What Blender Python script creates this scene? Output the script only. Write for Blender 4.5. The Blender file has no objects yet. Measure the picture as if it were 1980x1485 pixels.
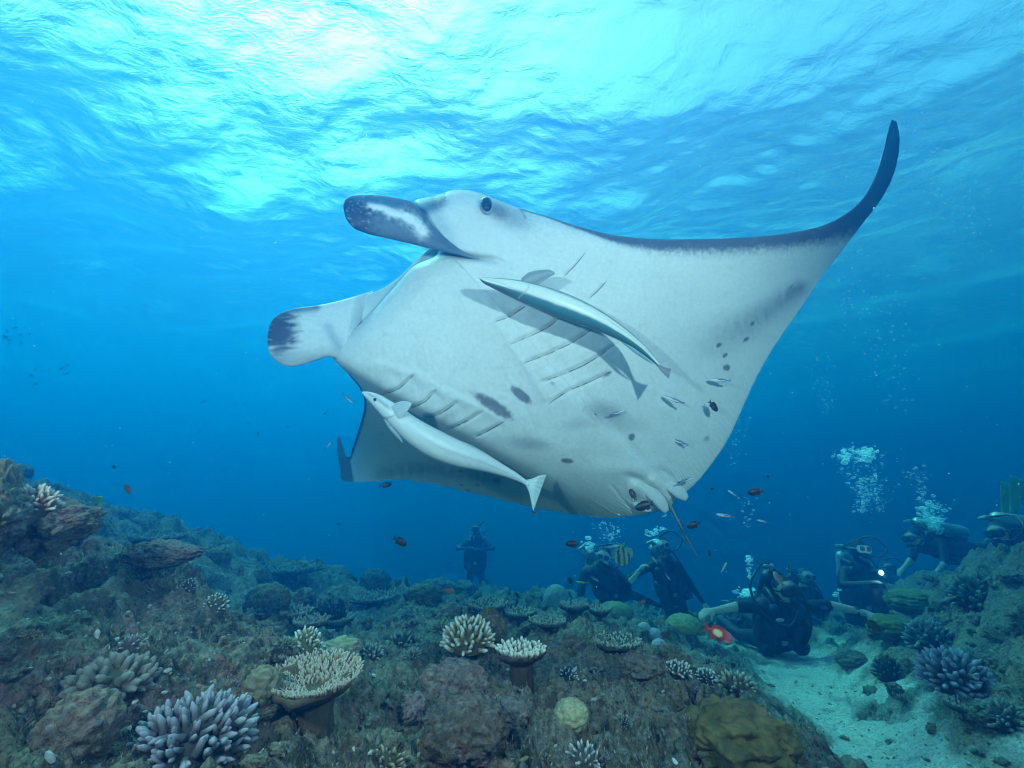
import bpy, math
import numpy as np
from mathutils import Vector, Matrix
rad = math.radians
S = bpy.context.scene
COL = S.collection
# ---------------------------------------------------------------- camera
PITCH = 13.0
FOC = 907.0                      # focal length in pixels of the 1980 px wide photograph
cam_d = bpy.data.cameras.new('camera'); cam = bpy.data.objects.new('camera', cam_d); COL.objects.link(cam)
cam_d.sensor_width = 36.0; cam_d.lens = 36.0 * FOC / 1980.0
cam_d.clip_start = 0.05; cam_d.clip_end = 2000.0
cam.location = (0, 0, 0); cam.rotation_euler = (rad(90 + PITCH), 0, 0)
S.camera = cam
# ---------------------------------------------------------------- world, sun, exposure
SUN_EL, SUN_AZ = 54.0, -40.0     # azimuth from the viewing direction, negative = left
w = bpy.data.worlds.new('World'); S.world = w; w.use_nodes = True
nt = w.node_tree; nt.nodes.clear()
sky = nt.nodes.new('ShaderNodeTexSky'); sky.sky_type = 'NISHITA'; sky.sun_disc = False; sky.air_density = 1.0; sky.dust_density = 4.0
sky.sun_elevation = rad(SUN_EL); sky.sun_rotation = rad(SUN_AZ)
bg = nt.nodes.new('ShaderNodeBackground'); bg.inputs['Strength'].default_value = 0.15
out = nt.nodes.new('ShaderNodeOutputWorld')
nt.links.new(sky.outputs[0], bg.inputs[0]); nt.links.new(bg.outputs[0], out.inputs[0])
sd = bpy.data.lights.new('sun', 'SUN'); sd.energy = 5.0; sd.angle = rad(0.6); sd.color = (1.0, 0.96, 0.9)
sun = bpy.data.objects.new('sun', sd); COL.objects.link(sun)
dirv = Vector((math.sin(rad(SUN_AZ)) * math.cos(rad(SUN_EL)), math.cos(rad(SUN_AZ)) * math.cos(rad(SUN_EL)), math.sin(rad(SUN_EL))))
sun.rotation_euler = dirv.to_track_quat('Z', 'Y').to_euler(); sun.location = dirv * 40
S.view_settings.view_transform = 'Standard'; S.view_settings.look = 'None'
S.view_settings.exposure = 1.2; S.view_settings.gamma = 1.0; S.view_settings.use_curve_mapping = False
S.render.engine = 'CYCLES'
cy = S.cycles
cy.use_denoising = True; cy.use_adaptive_sampling = True; cy.adaptive_threshold = 0.02
cy.max_bounces = 6; cy.diffuse_bounces = 2; cy.glossy_bounces = 3; cy.transmission_bounces = 4; cy.transparent_max_bounces = 10
cy.volume_bounces = 1; cy.filter_width = 1.05; cy.caustics_reflective = False; cy.caustics_refractive = False
cy.sample_clamp_indirect = 4.0
# strobes
def strobe(name, loc, aim, power, col, ang=112):
    l = bpy.data.lights.new(name, 'SPOT'); l.energy = power; l.color = col; l.spot_size = rad(ang); l.spot_blend = 0.9; l.shadow_soft_size = 0.04
    o = bpy.data.objects.new(name, l); COL.objects.link(o); o.location = loc
    d = Vector(aim) - Vector(loc); o.rotation_euler = (-d).to_track_quat('Z', 'Y').to_euler()
def P(px, py, d):
    x = (px - 990) / FOC * d; v = (742.5 - py) / FOC * d
    c, s = math.cos(rad(PITCH)), math.sin(rad(PITCH))
    return Vector((x, d * c - v * s, d * s + v * c))
strobe('camera_strobe', (1.1, 0.05, 0.75), P(1080, 760, 2.3), 58, (.97, .94, 1.0))
strobe('camera_strobe', (-0.95, 0.0, 0.50), P(980, 800, 2.3), 46, (.95, .95, 1.0))
# ---------------------------------------------------------------- water surface and body of water
SURF = 6.0
def new_mesh(name, V, F, smooth=True):
    me = bpy.data.meshes.new(name)
    V = np.asarray(V, dtype=np.float32); F = np.asarray(F, dtype=np.int32); n = F.shape[1]
    me.vertices.add(len(V)); me.vertices.foreach_set('co', V.ravel())
    me.loops.add(F.size); me.loops.foreach_set('vertex_index', F.ravel())
    me.polygons.add(len(F)); me.polygons.foreach_set('loop_start', np.arange(0, F.size, n, dtype=np.int32))
    me.update(calc_edges=True); 
    if smooth: me.polygons.foreach_set('use_smooth', np.ones(len(F), dtype=bool))
    me.validate(); return me
def mat(name):
    m = bpy.data.materials.new(name); m.use_nodes = True; m.node_tree.nodes.clear(); return m, m.node_tree.nodes, m.node_tree.links
def surface():
    rng = np.random.RandomState(4)
    # polar-ish sheet, dense near the camera
    na, nr = 720, 520
    a = np.linspace(0, 2*np.pi, na, endpoint=False); r = 0.05 * (400/0.05) ** (np.linspace(0, 1, nr))
    r = np.concatenate([np.linspace(0.1, 12, 260), 12 * (400/12.) ** np.linspace(0.01, 1, 160)])
    nr = len(r)
    R, A = np.meshgrid(r, a, indexing='ij'); X = R*np.sin(A); Y = R*np.cos(A) + 3
    Z = np.zeros_like(X)
    for k in range(95):
        lam = 0.22 * (8/0.22) ** rng.rand(); th = rad(65) + rng.randn()*0.65; amp = (0.0070 if lam > 1.6 else 0.0044) * lam ** 1.0
        kx, ky = 2*np.pi/lam*np.cos(th), 2*np.pi/lam*np.sin(th)
        att = np.clip(lam * 34 / np.maximum(R, 1), 0, 1)
        Z += amp * att * np.sin(kx*X + ky*Y + rng.rand()*6.28)
    V = np.stack([X, Y, Z + SURF], -1).reshape(-1, 3)
    i, j = np.meshgrid(np.arange(nr-1), np.arange(na), indexing='ij'); j2 = (j+1) % na
    F = np.stack([i*na+j, i*na+j2, (i+1)*na+j2, (i+1)*na+j], -1).reshape(-1, 4)
    me = new_mesh('water_surface', V, F)
    o = bpy.data.objects.new('water_surface', me); COL.objects.link(o); o['kind'] = 'structure'
    m, N, L = mat('water_surface')
    tc = N.new('ShaderNodeTexCoord')
    mp = N.new('ShaderNodeMapping'); mp.inputs['Scale'].default_value = (1, 1.3, 1); mp.inputs['Rotation'].default_value = (0, 0, 0.35); L.new(tc.outputs['Object'], mp.inputs[0])
    n1 = N.new('ShaderNodeTexNoise'); n1.inputs['Scale'].default_value = 2.3; n1.inputs['Detail'].default_value = 10; n1.inputs['Roughness'].default_value = .62; n1.inputs['Distortion'].default_value = .5
    L.new(mp.outputs[0], n1.inputs['Vector'])
    b = N.new('ShaderNodeBump'); b.inputs['Strength'].default_value = 1; b.inputs['Distance'].default_value = .055
    L.new(n1.outputs[0], b.inputs['Height'])
    fr = N.new('ShaderNodeFresnel'); fr.inputs['IOR'].default_value = 1.33; L.new(b.outputs[0], fr.inputs['Normal'])
    gl = N.new('ShaderNodeBsdfGlossy'); gl.inputs['Roughness'].default_value = .08; L.new(b.outputs[0], gl.inputs['Normal'])
    gl.inputs['Color'].default_value = (.9, .95, 1, 1)
    tr = N.new('ShaderNodeBsdfTransparent')
    rf = N.new('ShaderNodeBsdfRefraction'); rf.inputs['IOR'].default_value = 1.33; rf.inputs['Roughness'].default_value = .45; L.new(b.outputs[0], rf.inputs['Normal'])
    m1 = N.new('ShaderNodeMixShader'); m1.inputs[0].default_value = .6; L.new(tr.outputs[0], m1.inputs[1]); L.new(rf.outputs[0], m1.inputs[2])
    m2 = N.new('ShaderNodeMixShader'); L.new(fr.outputs[0], m2.inputs[0]); L.new(m1.outputs[0], m2.inputs[1]); L.new(gl.outputs[0], m2.inputs[2])
    o_ = N.new('ShaderNodeOutputMaterial'); tl = N.new('ShaderNodeBsdfTranslucent'); tl.inputs[0].default_value = (.85, .95, 1, 1); L.new(b.outputs[0], tl.inputs['Normal']); m3 = N.new('ShaderNodeMixShader'); m3.inputs[0].default_value = .09
    L.new(m2.outputs[0], m3.inputs[1]); L.new(tl.outputs[0], m3.inputs[2]); L.new(m3.outputs[0], o_.inputs[0])
    me.materials.append(m)
surface()
def haze():
    x, y0, y1, z0, z1 = 420, -420, 420, -21, SURF + .8
    V = [(-x,y0,z0),(x,y0,z0),(x,y1,z0),(-x,y1,z0),(-x,y0,z1),(x,y0,z1),(x,y1,z1),(-x,y1,z1)]
    F = [(0,3,2,1),(4,5,6,7),(0,1,5,4),(1,2,6,5),(2,3,7,6),(3,0,4,7)]
    me = new_mesh('haze', V, F, False); o = bpy.data.objects.new('haze', me); COL.objects.link(o); o['kind'] = 'stuff'
    m, N, L = mat('haze')
    v = N.new('ShaderNodeVolumePrincipled'); o_ = N.new('ShaderNodeOutputMaterial'); L.new(v.outputs[0], o_.inputs['Volume'])
    v.inputs['Color'].default_value = HZ_COL + (1,); v.inputs['Density'].default_value = HZ_D
    v.inputs['Absorption Color'].default_value = HZ_ABS + (1,); v.inputs['Anisotropy'].default_value = HZ_G
    me.materials.append(m)
HZ_COL = (.0, .078, .30); HZ_D = .265; HZ_ABS = (0.05, .61, .75); HZ_G = .5
haze()
# ---------------------------------------------------------------- helpers
def obj(name, me, parent=None, m=None, **props):
    o = bpy.data.objects.new(name, me); COL.objects.link(o)
    if m is not None and me is not None and len(me.materials) == 0: me.materials.append(m)
    if parent is not None: o.parent = parent
    for k, v in props.items(): o[k] = v
    return o
def thing(name, loc, label, cat, group=None):
    o = bpy.data.objects.new(name, None); COL.objects.link(o); o.location = loc; o.empty_display_size = .05
    o['label'] = label; o['category'] = cat
    if group: o['group'] = group
    return o
def hash3(ix, iy, iz, seed):
    n = (ix.astype(np.int64) * 374761393 + iy.astype(np.int64) * 668265263 + iz.astype(np.int64) * 2147483647 + seed * 974711) & 0xffffffff
    n = ((n ^ (n >> 13)) * 1274126177) & 0xffffffff
    n = ((n ^ (n >> 16)) * 2246822519) & 0xffffffff
    return (n ^ (n >> 15)) & 0xffffffff
GR = np.random.RandomState(11).randn(256, 3); GR /= np.linalg.norm(GR, axis=1)[:, None]
def pn(x, y, z=None, seed=0):
    if z is None: z = np.zeros_like(x)
    fx, fy, fz = np.floor(x), np.floor(y), np.floor(z); ax, ay, az = x-fx, y-fy, z-fz
    fade = lambda t: t*t*t*(t*(t*6-15)+10)
    u, v, ww = fade(ax), fade(ay), fade(az); tot = 0
    for i in (0, 1):
        for j in (0, 1):
            for k in (0, 1):
                g = GR[hash3(fx+i, fy+j, fz+k, seed) & 255]
                d = g[..., 0]*(ax-i) + g[..., 1]*(ay-j) + g[..., 2]*(az-k)
                tot = tot + d * (u if i else 1-u) * (v if j else 1-v) * (ww if k else 1-ww)
    return tot * 1.5
def fbm(x, y, z=None, o=4, seed=0, billow=False):
    t = 0; a = 1; s = 0
    if z is None: z = np.zeros_like(x)
    for k in range(o):
        n = pn(x*2**k, y*2**k, z*2**k, seed+k*7)
        t = t + a*(np.abs(n) if billow else n); s += a; a *= .5
    return t / s
def sstep(a, b, x):
    t = np.clip((x-a)/(b-a), 0, 1); return t*t*(3-2*t)
def setcol(me, C):
    a = me.color_attributes.new('Col', 'FLOAT_COLOR', 'POINT')
    C = np.asarray(C, dtype=np.float32)
    if C.shape[1] == 3: C = np.concatenate([C, np.ones((len(C), 1), np.float32)], 1)
    a.data.foreach_set('color', C.ravel())
def grid_faces(nu, nv, wrap=False, flip=False):
    i, j = np.meshgrid(np.arange(nu-1), np.arange(nv if wrap else nv-1), indexing='ij'); j2 = (j+1) % nv
    F = np.stack([i*nv+j, i*nv+j2, (i+1)*nv+j2, (i+1)*nv+j], -1).reshape(-1, 4)
    return F[:, ::-1] if flip else F
def merge(parts):
    Vs, Fs, Cs, n = [], [], [], 0
    for V, F, C in parts:
        Vs.append(V); Fs.append(F + n); Cs.append(C); n += len(V)
    return np.concatenate(Vs), np.concatenate(Fs), np.concatenate(Cs)
def vmat(name, rough=.6, nscale=30, namt=.15, bump=.3, bdist=.004, spec=.4, sub=0.0, fine=None):
    """colour of the thing from its own colour attribute, broken up by noise, with fine relief"""
    m, N, L = mat(name)
    at = N.new('ShaderNodeAttribute'); at.attribute_name = 'Col'
    tc = N.new('ShaderNodeTexCoord'); nz = N.new('ShaderNodeTexNoise'); nz.inputs['Scale'].default_value = nscale; nz.inputs['Detail'].default_value = 6; nz.inputs['Roughness'].default_value = .65
    L.new(tc.outputs['Object'], nz.inputs['Vector'])
    mr = N.new('ShaderNodeMapRange'); mr.inputs[1].default_value = .25; mr.inputs[2].default_value = .75; mr.inputs[3].default_value = 1-namt; mr.inputs[4].default_value = 1+namt
    L.new(nz.outputs[0], mr.inputs[0])
    vm = N.new('ShaderNodeVectorMath'); vm.operation = 'SCALE'; L.new(at.outputs['Color'], vm.inputs[0]); L.new(mr.outputs[0], vm.inputs['Scale'])
    b = N.new('ShaderNodeBump'); b.inputs['Strength'].default_value = bump; b.inputs['Distance'].default_value = bdist; L.new(nz.outputs[0], b.inputs['Height'])
    p = N.new('ShaderNodeBsdfPrincipled'); p.inputs['Roughness'].default_value = rough; p.inputs['Specular IOR Level'].default_value = spec
    L.new(vm.outputs[0], p.inputs['Base Color']); L.new(b.outputs[0], p.inputs['Normal'])
    o_ = N.new('ShaderNodeOutputMaterial'); L.new(p.outputs[0], o_.inputs[0]); return m
def pmat(name, col, rough=.5, spec=.4, metal=0.0, emit=0.0):
    m, N, L = mat(name); p = N.new('ShaderNodeBsdfPrincipled'); o_ = N.new('ShaderNodeOutputMaterial'); L.new(p.outputs[0], o_.inputs[0])
    nz = N.new('ShaderNodeTexNoise'); nz.inputs['Scale'].default_value = 18; nz.inputs['Detail'].default_value = 5
    mx = N.new('ShaderNodeMix'); mx.data_type = 'RGBA'; mx.inputs[6].default_value = tuple(c*.8 for c in col)+(1,); mx.inputs[7].default_value = tuple(min(1, c*1.2) for c in col)+(1,)
    L.new(nz.outputs[0], mx.inputs[0]); L.new(mx.outputs[2], p.inputs['Base Color'])
    p.inputs['Roughness'].default_value = rough; p.inputs['Specular IOR Level'].default_value = spec; p.inputs['Metallic'].default_value = metal
    if emit: p.inputs['Emission Color'].default_value = col+(1,); p.inputs['Emission Strength'].default_value = emit
    return m
def spline(keys, t, tk=None):
    """Catmull-Rom through keys (n,k) at non-uniform parameters tk, evaluated at t in 0..1"""
    K = np.asarray(keys, float); n = len(K)
    if tk is None:
        d = np.linalg.norm(np.diff(K.reshape(n, -1), axis=0), axis=1); tk = np.concatenate([[0], np.cumsum(d)]); tk /= tk[-1]
    tk = np.asarray(tk); M = np.zeros_like(K)
    sh = (-1,) + (1,)*(K.ndim-1)
    dt = np.diff(tk); sl = np.diff(K, axis=0)/dt.reshape(sh)
    M[1:-1] = (sl[:-1]*dt[1:].reshape(sh) + sl[1:]*dt[:-1].reshape(sh))/(dt[1:]+dt[:-1]).reshape(sh); M[0] = sl[0]; M[-1] = sl[-1]
    t = np.asarray(t); i = np.clip(np.searchsorted(tk, t, side='right')-1, 0, n-2)
    h = dt[i]; u = (t-tk[i])/h; h = h.reshape(sh); u = u.reshape(sh)
    return (2*u**3-3*u**2+1)*K[i] + (u**3-2*u**2+u)*h*M[i] + (-2*u**3+3*u**2)*K[i+1] + (u**3-u**2)*h*M[i+1]
CP, SP = math.cos(rad(PITCH)), math.sin(rad(PITCH))
def PW(a):
    """(px, py, distance) rows -> points of the place"""
    a = np.asarray(a, float); x = (a[..., 0]-990)/FOC*a[..., 2]; v = (742.5-a[..., 1])/FOC*a[..., 2]; d = a[..., 2]
    return np.stack([x, d*CP - v*SP, d*SP + v*CP], -1)
def tube(path, ra, rb=None, ns=12, up=(0, 0, 1), n=None, ends=True):
    """closed tube along path with half width ra (sideways) and rb (towards up); rows of rings"""
    path = np.asarray(path, float); ra = np.asarray(ra, float) * np.ones(len(path)); rb = ra if rb is None else np.asarray(rb, float)*np.ones(len(path))
    if n:
        t = np.linspace(0, 1, n); d = np.linalg.norm(np.diff(path, axis=0), axis=1); tk = np.concatenate([[0], np.cumsum(d)])/d.sum()
        path = spline(path, t, tk); ra = np.maximum(spline(ra[:, None], t, tk)[:, 0], 1e-5); rb = np.maximum(spline(rb[:, None], t, tk)[:, 0], 1e-5)
    T = np.gradient(path, axis=0); T /= np.linalg.norm(T, axis=1)[:, None] + 1e-12
    U = np.asarray(up, float) * np.ones_like(T); U = U - (U*T).sum(1)[:, None]*T; U /= np.linalg.norm(U, axis=1)[:, None] + 1e-12
    W = np.cross(T, U); a = np.linspace(0, 2*np.pi, ns, endpoint=False)
    R = path[:, None] + W[:, None]*(ra[:, None]*np.cos(a))[..., None] + U[:, None]*(rb[:, None]*np.sin(a))[..., None]
    V = R.reshape(-1, 3); F = grid_faces(len(path), ns, wrap=True)
    if ends:
        n0 = len(V); V = np.concatenate([V, path[:1], path[-1:]]); j = np.arange(ns); j2 = (j+1) % ns; b = (len(path)-1)*ns
        F = np.concatenate([F, np.stack([np.full(ns, n0), j2, j, np.full(ns, n0)], -1)[:, :4], np.stack([np.full(ns, n0+1), b+j, b+j2, np.full(ns, n0+1)], -1)])
    return V, F, a
def fmesh(name, V, F, C=None, m=None, smooth=True):
    """mesh from quads whose repeated corners mark triangles"""
    bad = F[:, 0] == F[:, 3]
    if bad.any():
        me = bpy.data.meshes.new(name); Q = F[~bad]; Tr = F[bad][:, :3]
        me.vertices.add(len(V)); me.vertices.foreach_set('co', np.asarray(V, np.float32).ravel())
        idx = np.concatenate([Q.ravel(), Tr.ravel()]).astype(np.int32); me.loops.add(len(idx)); me.loops.foreach_set('vertex_index', idx)
        st = np.concatenate([np.arange(len(Q))*4, len(Q)*4 + np.arange(len(Tr))*3]).astype(np.int32); me.polygons.add(len(st)); me.polygons.foreach_set('loop_start', st)
        me.update(calc_edges=True)
        me.polygons.foreach_set('use_smooth', np.full(len(st), smooth))
    else: me = new_mesh(name, V, F, smooth)
    if C is not None: setcol(me, C)
    if m is not None: me.materials.append(m)
    return me
def ribbon(top, bot, dt, db, thick, n=40, nv=24, base=None):
    """blade between two outlines (pixels + distances), lens-shaped across; returns V,F,(s,v) with v 0 top .. 1 bottom on the near side"""
    top = np.asarray(top, float); bot = np.asarray(bot, float)
    K = np.stack([np.concatenate([top, np.asarray(dt, float)[:, None]*np.ones((len(top), 1))], 1), np.concatenate([bot, np.asarray(db, float)[:, None]*np.ones((len(top), 1))], 1)], 1)
    t = np.linspace(0, 1, n); E = spline(K, t); th = np.interp(t, np.linspace(0, 1, len(thick)), thick)
    rows = []; S_, V_ = [], []
    ang = np.linspace(0, np.pi, nv)
    vv = (1-np.cos(ang))/2; prof = np.sin(ang)
    near = E[:, 0][:, None]*(1-vv)[None, :, None] + E[:, 1][:, None]*vv[None, :, None]
    A = PW(near); far = near.copy()
    nr = near.copy(); nr[..., 2] -= th[:, None]*prof[None]/2; far[..., 2] += th[:, None]*prof[None]/2
    ring = np.concatenate([nr, far[:, ::-1][:, 1:-1]], 1); m = ring.shape[1]
    V = PW(ring).reshape(-1, 3)
    vfull = np.concatenate([vv, vv[::-1][1:-1]]); side = np.concatenate([np.zeros(nv), np.ones(nv-2)])
    F = grid_faces(n, m, wrap=True)
    SS = np.repeat(t, m); VV = np.tile(vfull, n); SD = np.tile(side, n)
    c0 = V[:m].mean(0); c1 = V[-m:].mean(0); k = len(V); V = np.concatenate([V, [c0], [c1]]); j = np.arange(m); j2 = (j+1) % m; b = (n-1)*m
    F = np.concatenate([F, np.stack([np.full(m, k), j2, j, np.full(m, k)], -1), np.stack([np.full(m, k+1), b+j, b+j2, np.full(m, k+1)], -1)])
    SS = np.concatenate([SS, [0, 1]]); VV = np.concatenate([VV, [.5, .5]]); SD = np.concatenate([SD, [0, 0]])
    pix = np.concatenate([ring.reshape(-1, 3), [ring[0].mean(0)], [ring[-1].mean(0)]])
    return V, F, SS, VV, SD, pix
def lerp3(a, b, t): 
    t = np.asarray(t)[..., None]; return np.asarray(a)*(1-t) + np.asarray(b)*t
def seg_dist(px, py, poly):
    """distance to a polyline, signed side and parameter along it"""
    best = np.full(px.shape, 1e9); side = np.zeros(px.shape); par = np.zeros(px.shape)
    poly = np.asarray(poly, float); L = np.linalg.norm(np.diff(poly, axis=0), axis=1); cum = np.concatenate([[0], np.cumsum(L)])
    for k in range(len(poly)-1):
        ax, ay = poly[k]; bx, by = poly[k+1]; dx, dy = bx-ax, by-ay
        t = np.clip(((px-ax)*dx + (py-ay)*dy)/(dx*dx+dy*dy), 0, 1); qx, qy = px-ax-t*dx, py-ay-t*dy; d = np.hypot(qx, qy)
        m = d < best; best[m] = d[m]; side[m] = np.sign(dx*qy-dy*qx)[m]; par[m] = ((cum[k]+t*L[k])/cum[-1])[m]
    return best, side, par
# ---------------------------------------------------------------- manta ray
GILLS_UP = [[(957,622),(985,612),(1016,592)], [(988,665),(1020,652),(1060,632),(1092,606)], [(1014,702),(1060,684),(1110,660),(1160,626)],
            [(1040,741),(1085,725),(1140,700),(1195,661)], [(1062,780),(1095,758),(1140,738),(1182,718)]]
GILLS_UP2 = [[(1090,535),(1110,515),(1131,490)], [(1140,577),(1155,563),(1172,545)]]
GILLS_LO = [[(735,764),(770,752),(800,724)], [(790,790),(820,778),(844,753)], [(816,810),(850,800),(890,773)], [(862,833),(900,815),(935,794)], [(918,845),(945,832),(975,815)]]
def manta():
    root = thing('manta_ray', P(1050, 700, 2.3), 'huge manta ray with white spotted belly and curled up wing tip gliding over the reef', 'manta ray')
    inv = Matrix.Translation(-root.location)
    off = np.array(root.location)
    # stations from the raised wing tip round the body to the far wing tip: leading edge, trailing edge, distances, thickness, belly bulge
    St = [((1724,231),(1734,236),2.62,2.62,.006,0),
          ((1717,252),(1739,262),2.60,2.61,.03,0),
          ((1708,290),(1737,300),2.56,2.58,.04,0),
          ((1694,335),(1725,345),2.50,2.54,.05,0),
          ((1672,378),(1702,388),2.43,2.50,.055,0),
          ((1640,410),(1668,432),2.36,2.47,.06,0),
          ((1590,436),(1630,482),2.30,2.46,.07,.01),
          ((1520,451),(1588,535),2.25,2.46,.08,.02),
          ((1440,459),(1545,600),2.21,2.46,.09,.03),
          ((1350,462),(1500,665),2.19,2.46,.11,.04),
          ((1250,461),(1460,735),2.18,2.46,.13,.05),
          ((1180,453),(1435,790),2.18,2.46,.15,.06),
          ((1110,435),(1412,840),2.18,2.46,.18,.07),
          ((1055,417),(1388,880),2.19,2.46,.20,.09),
          ((1005,403),(1362,915),2.20,2.46,.22,.11),
          ((960,386),(1342,938),2.21,2.46,.235,.13),
          ((915,370),(1330,948),2.21,2.46,.24,.14),
          ((880,367),(1322,954),2.21,2.455,.24,.145),
          ((842,379),(1316,958),2.21,2.45,.24,.15),
          ((801,390),(1310,962),2.21,2.45,.24,.15),
          ((818,432),(1305,968),2.21,2.45,.24,.15),
          ((850,468),(1300,974),2.21,2.45,.24,.15),
          ((848,488),(1294,978),2.21,2.45,.24,.15),
          ((800,515),(1285,982),2.21,2.45,.235,.15),
          ((762,556),(1275,986),2.21,2.46,.23,.15),
          ((732,590),(1264,990),2.205,2.47,.225,.15),
          ((705,618),(1250,993),2.20,2.48,.22,.15),
          ((672,650),(1225,997),2.20,2.50,.21,.145),
          ((645,690),(1190,1000),2.22,2.54,.20,.135),
          ((672,722),(1150,1000),2.30,2.60,.18,.12),
          ((694,748),(1100,993),2.42,2.70,.16,.10),
          ((704,772),(1040,983),2.60,2.83,.14,.07),
          ((703,795),(970,966),2.80,3.00,.12,.04),
          ((698,815),(900,950),3.05,3.20,.10,.02),
          ((692,835),(830,934),3.30,3.38,.08,.0),
          ((686,854),(770,927),3.52,3.52,.07,.0),
          ((680,872),(715,930),3.70,3.62,.05,.0),
          ((676,884),(683,931),3.78,3.68,.045,.0),
          ((670,882),(664,930),3.84,3.72,.045,.0),
          ((664,864),(658,905),3.88,3.76,.04,.0),
          ((659,848),(653,880),3.90,3.80,.03,.0),
          ((655,841),(652,850),3.92,3.86,.006,.0)]
    K = np.array([[le[0], le[1], te[0], te[1], d0, d1, th, bu] for le, te, d0, d1, th, bu in St], float)
    mid = np.stack([(K[:, 0]*1.2+K[:, 2])/2.2, (K[:, 1]*1.2+K[:, 3])/2.2], 1)
    dd = np.linalg.norm(np.diff(K[:, :2], axis=0), axis=1)*.6 + np.linalg.norm(np.diff(K[:, 2:4], axis=0), axis=1)*.4
    tk = np.concatenate([[0], np.cumsum(dd)]); tk /= tk[-1]
    ns, nu = 560, 250
    s = np.linspace(0, 1, ns); G = spline(K, s, tk)
    # small raggedness of the trailing edge
    rag = fbm(s*90, s*0+3.3, o=3)*2.2*sstep(.08, .2, s)
    th_ = np.linspace(0, np.pi, nu); u = (1-np.cos(th_))/2*.75 + th_/np.pi*.25
    U, SS = np.meshgrid(u, s)
    g = lambda k: G[:, k][:, None]
    px = g(0)*(1-U) + g(2)*U; py = g(1)*(1-U) + g(3)*U + rag[:, None]*U**8
    # chords sag: the lower wing edge and the mouth lip curve
    base = g(4)*(1-U) + g(5)*U
    chord = np.hypot(g(0)-g(2), g(1)-g(3)); rnd = np.clip(U*chord/np.minimum(48, .3*chord+1), 0, 1); T = np.maximum(g(6), .004); prof = np.sqrt(1-(1-rnd)**2)*1.3*(1-U)**.9
    prof = np.where(U > .985, prof*(1), prof)
    bel = base - np.clip(g(7), 0, 1)*np.sin(np.pi*U)**.8 - T*prof*.35
    dor = base + T*prof*.65 - np.clip(g(7), 0, 1)*np.sin(np.pi*U)**.8*.2 + .002
    # ---- relief of the belly
    rel = np.zeros_like(bel)
    for L_, amp in [(g_, .0075) for g_ in GILLS_UP] + [(g_, .003) for g_ in GILLS_UP2] + [(g_, .009) for g_ in GILLS_LO]:
        d, sd, par = seg_dist(px, py, L_)
        taper = sstep(0, .12, par)*sstep(1.0, .85, par)
        rel += amp*np.exp(-(d/2.6)**2)*(.3+.7*taper)                       # the slit
        rel -= amp*.9*np.exp(-(d/16)**2)*sstep(0, 6, d)*(sd < 0)*taper     # plump flap in front of it
        rel += amp*.25*np.exp(-(d/12)**2)*(sd > 0)*taper
    # raised bar along the inner ends of the gills, crumpled skin between
    for bar in ([(950,610),(985,662),(1010,700),(1038,740),(1060,785)], [(700,700),(800,722),(846,752),(892,772),(936,793),(980,815)]):
        d, sd, par = seg_dist(px, py, bar); rel -= .007*np.exp(-(d/9)**2)*sstep(0, .1, par)*sstep(1, .9, par)
        rel += .006*fbm(px/14, py/22, o=3, seed=5)*np.exp(-(d/42)**2)
    # crease at the mouth corner
    d, sd, par = seg_dist(px, py, [(852,488),(905,497),(960,504),(1010,530)]); rel += .03*np.exp(-(d/7)**2)*sstep(1, .4, par)
    # lip groove set back from the mouth edge
    d, sd, par = seg_dist(px, py, [(870,505),(815,532),(775,575),(740,612),(725,660)]); rel += .006*np.exp(-(d/14)**2)*sstep(0, .2, par)*sstep(1, .7, par)
    # brow around the eye, hollow behind it
    d = np.hypot((px-942)/22, (py-400)/24); rel -= .025*np.exp(-d**2); 
    d = np.hypot((px-990)/30, (py-420)/22); rel += .015*np.exp(-d**2)
    # pelvic folds
    for L_, a_, w_ in [([(1200,914),(1240,930),(1268,955),(1290,985)], .020, 7), ([(1270,900),(1300,925),(1318,956)], .014, 6), ([(1178,930),(1200,962),(1226,990)], .006, 3), ([(1252,918),(1285,945),(1300,975)], -.022, 13), ([(1212,935),(1245,955),(1262,985)], -.022, 14), ([(1130,905),(1200,910),(1262,905)], -.008, 16)]:
        d, sd, par = seg_dist(px, py, L_); rel += a_*np.exp(-(d/w_)**2)*sstep(0, .25, par)
    # muscle ribs on the wing, fringe along the trailing edge, general softness
    rib = np.sin((px*.80 + py*-.42)/3.1 + 2*pn(px/60, py/60))
    m_ = np.exp(-((px-1190)/150)**2-((py-620)/120)**2)
    rel += .0011*rib*m_*(.5+pn(px/25, py/25))
    rel += .0016*np.sin(SS*900 + 3*pn(SS*40, U*6))*sstep(.86, .97, U)*sstep(.1, .2, SS)
    rel += .010*fbm(px/170, py/170, o=3, seed=9) + .0025*fbm(px/45, py/45, o=2, seed=3)
    edge = sstep(0, .03, U)*sstep(1, .985, U)
    bel = bel + rel*edge
    V1 = PW(np.stack([px, py, bel], -1)); V2 = PW(np.stack([px, py, dor], -1))
    V = np.concatenate([V1, V2[:, ::-1][:, 1:-1]], 1); m = V.shape[1]
    F = grid_faces(ns, m, wrap=True)
    # ---- pigment
    C = np.empty(px.shape+(3,)); white = np.array([.74, .76, .75]); C[:] = white
    C *= (1 + .07*fbm(px/90, py/90, o=4, seed=21))[..., None]
    chord = np.hypot(g(0)-g(2), g(1)-g(3)); dl = U*chord      # pixels from the leading edge
    def darken(mask, col=(.055, .07, .10)):
        nonlocal C; mask = np.clip(mask, 0, 1)[..., None]; C = C*(1-mask) + np.array(col)*mask
    wn = fbm(px/10, py/26, o=4, seed=31)
    # dark band along the front edge of the near wing
    wb = np.interp(g(0)[:, 0], [1000,1060,1130,1190,1260,1350,1450,1560,1620,1665], [2,3,6,13,17,18,17,19,24,40])[:, None]*np.ones_like(U)
    wing = (SS < tk[14])
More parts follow.
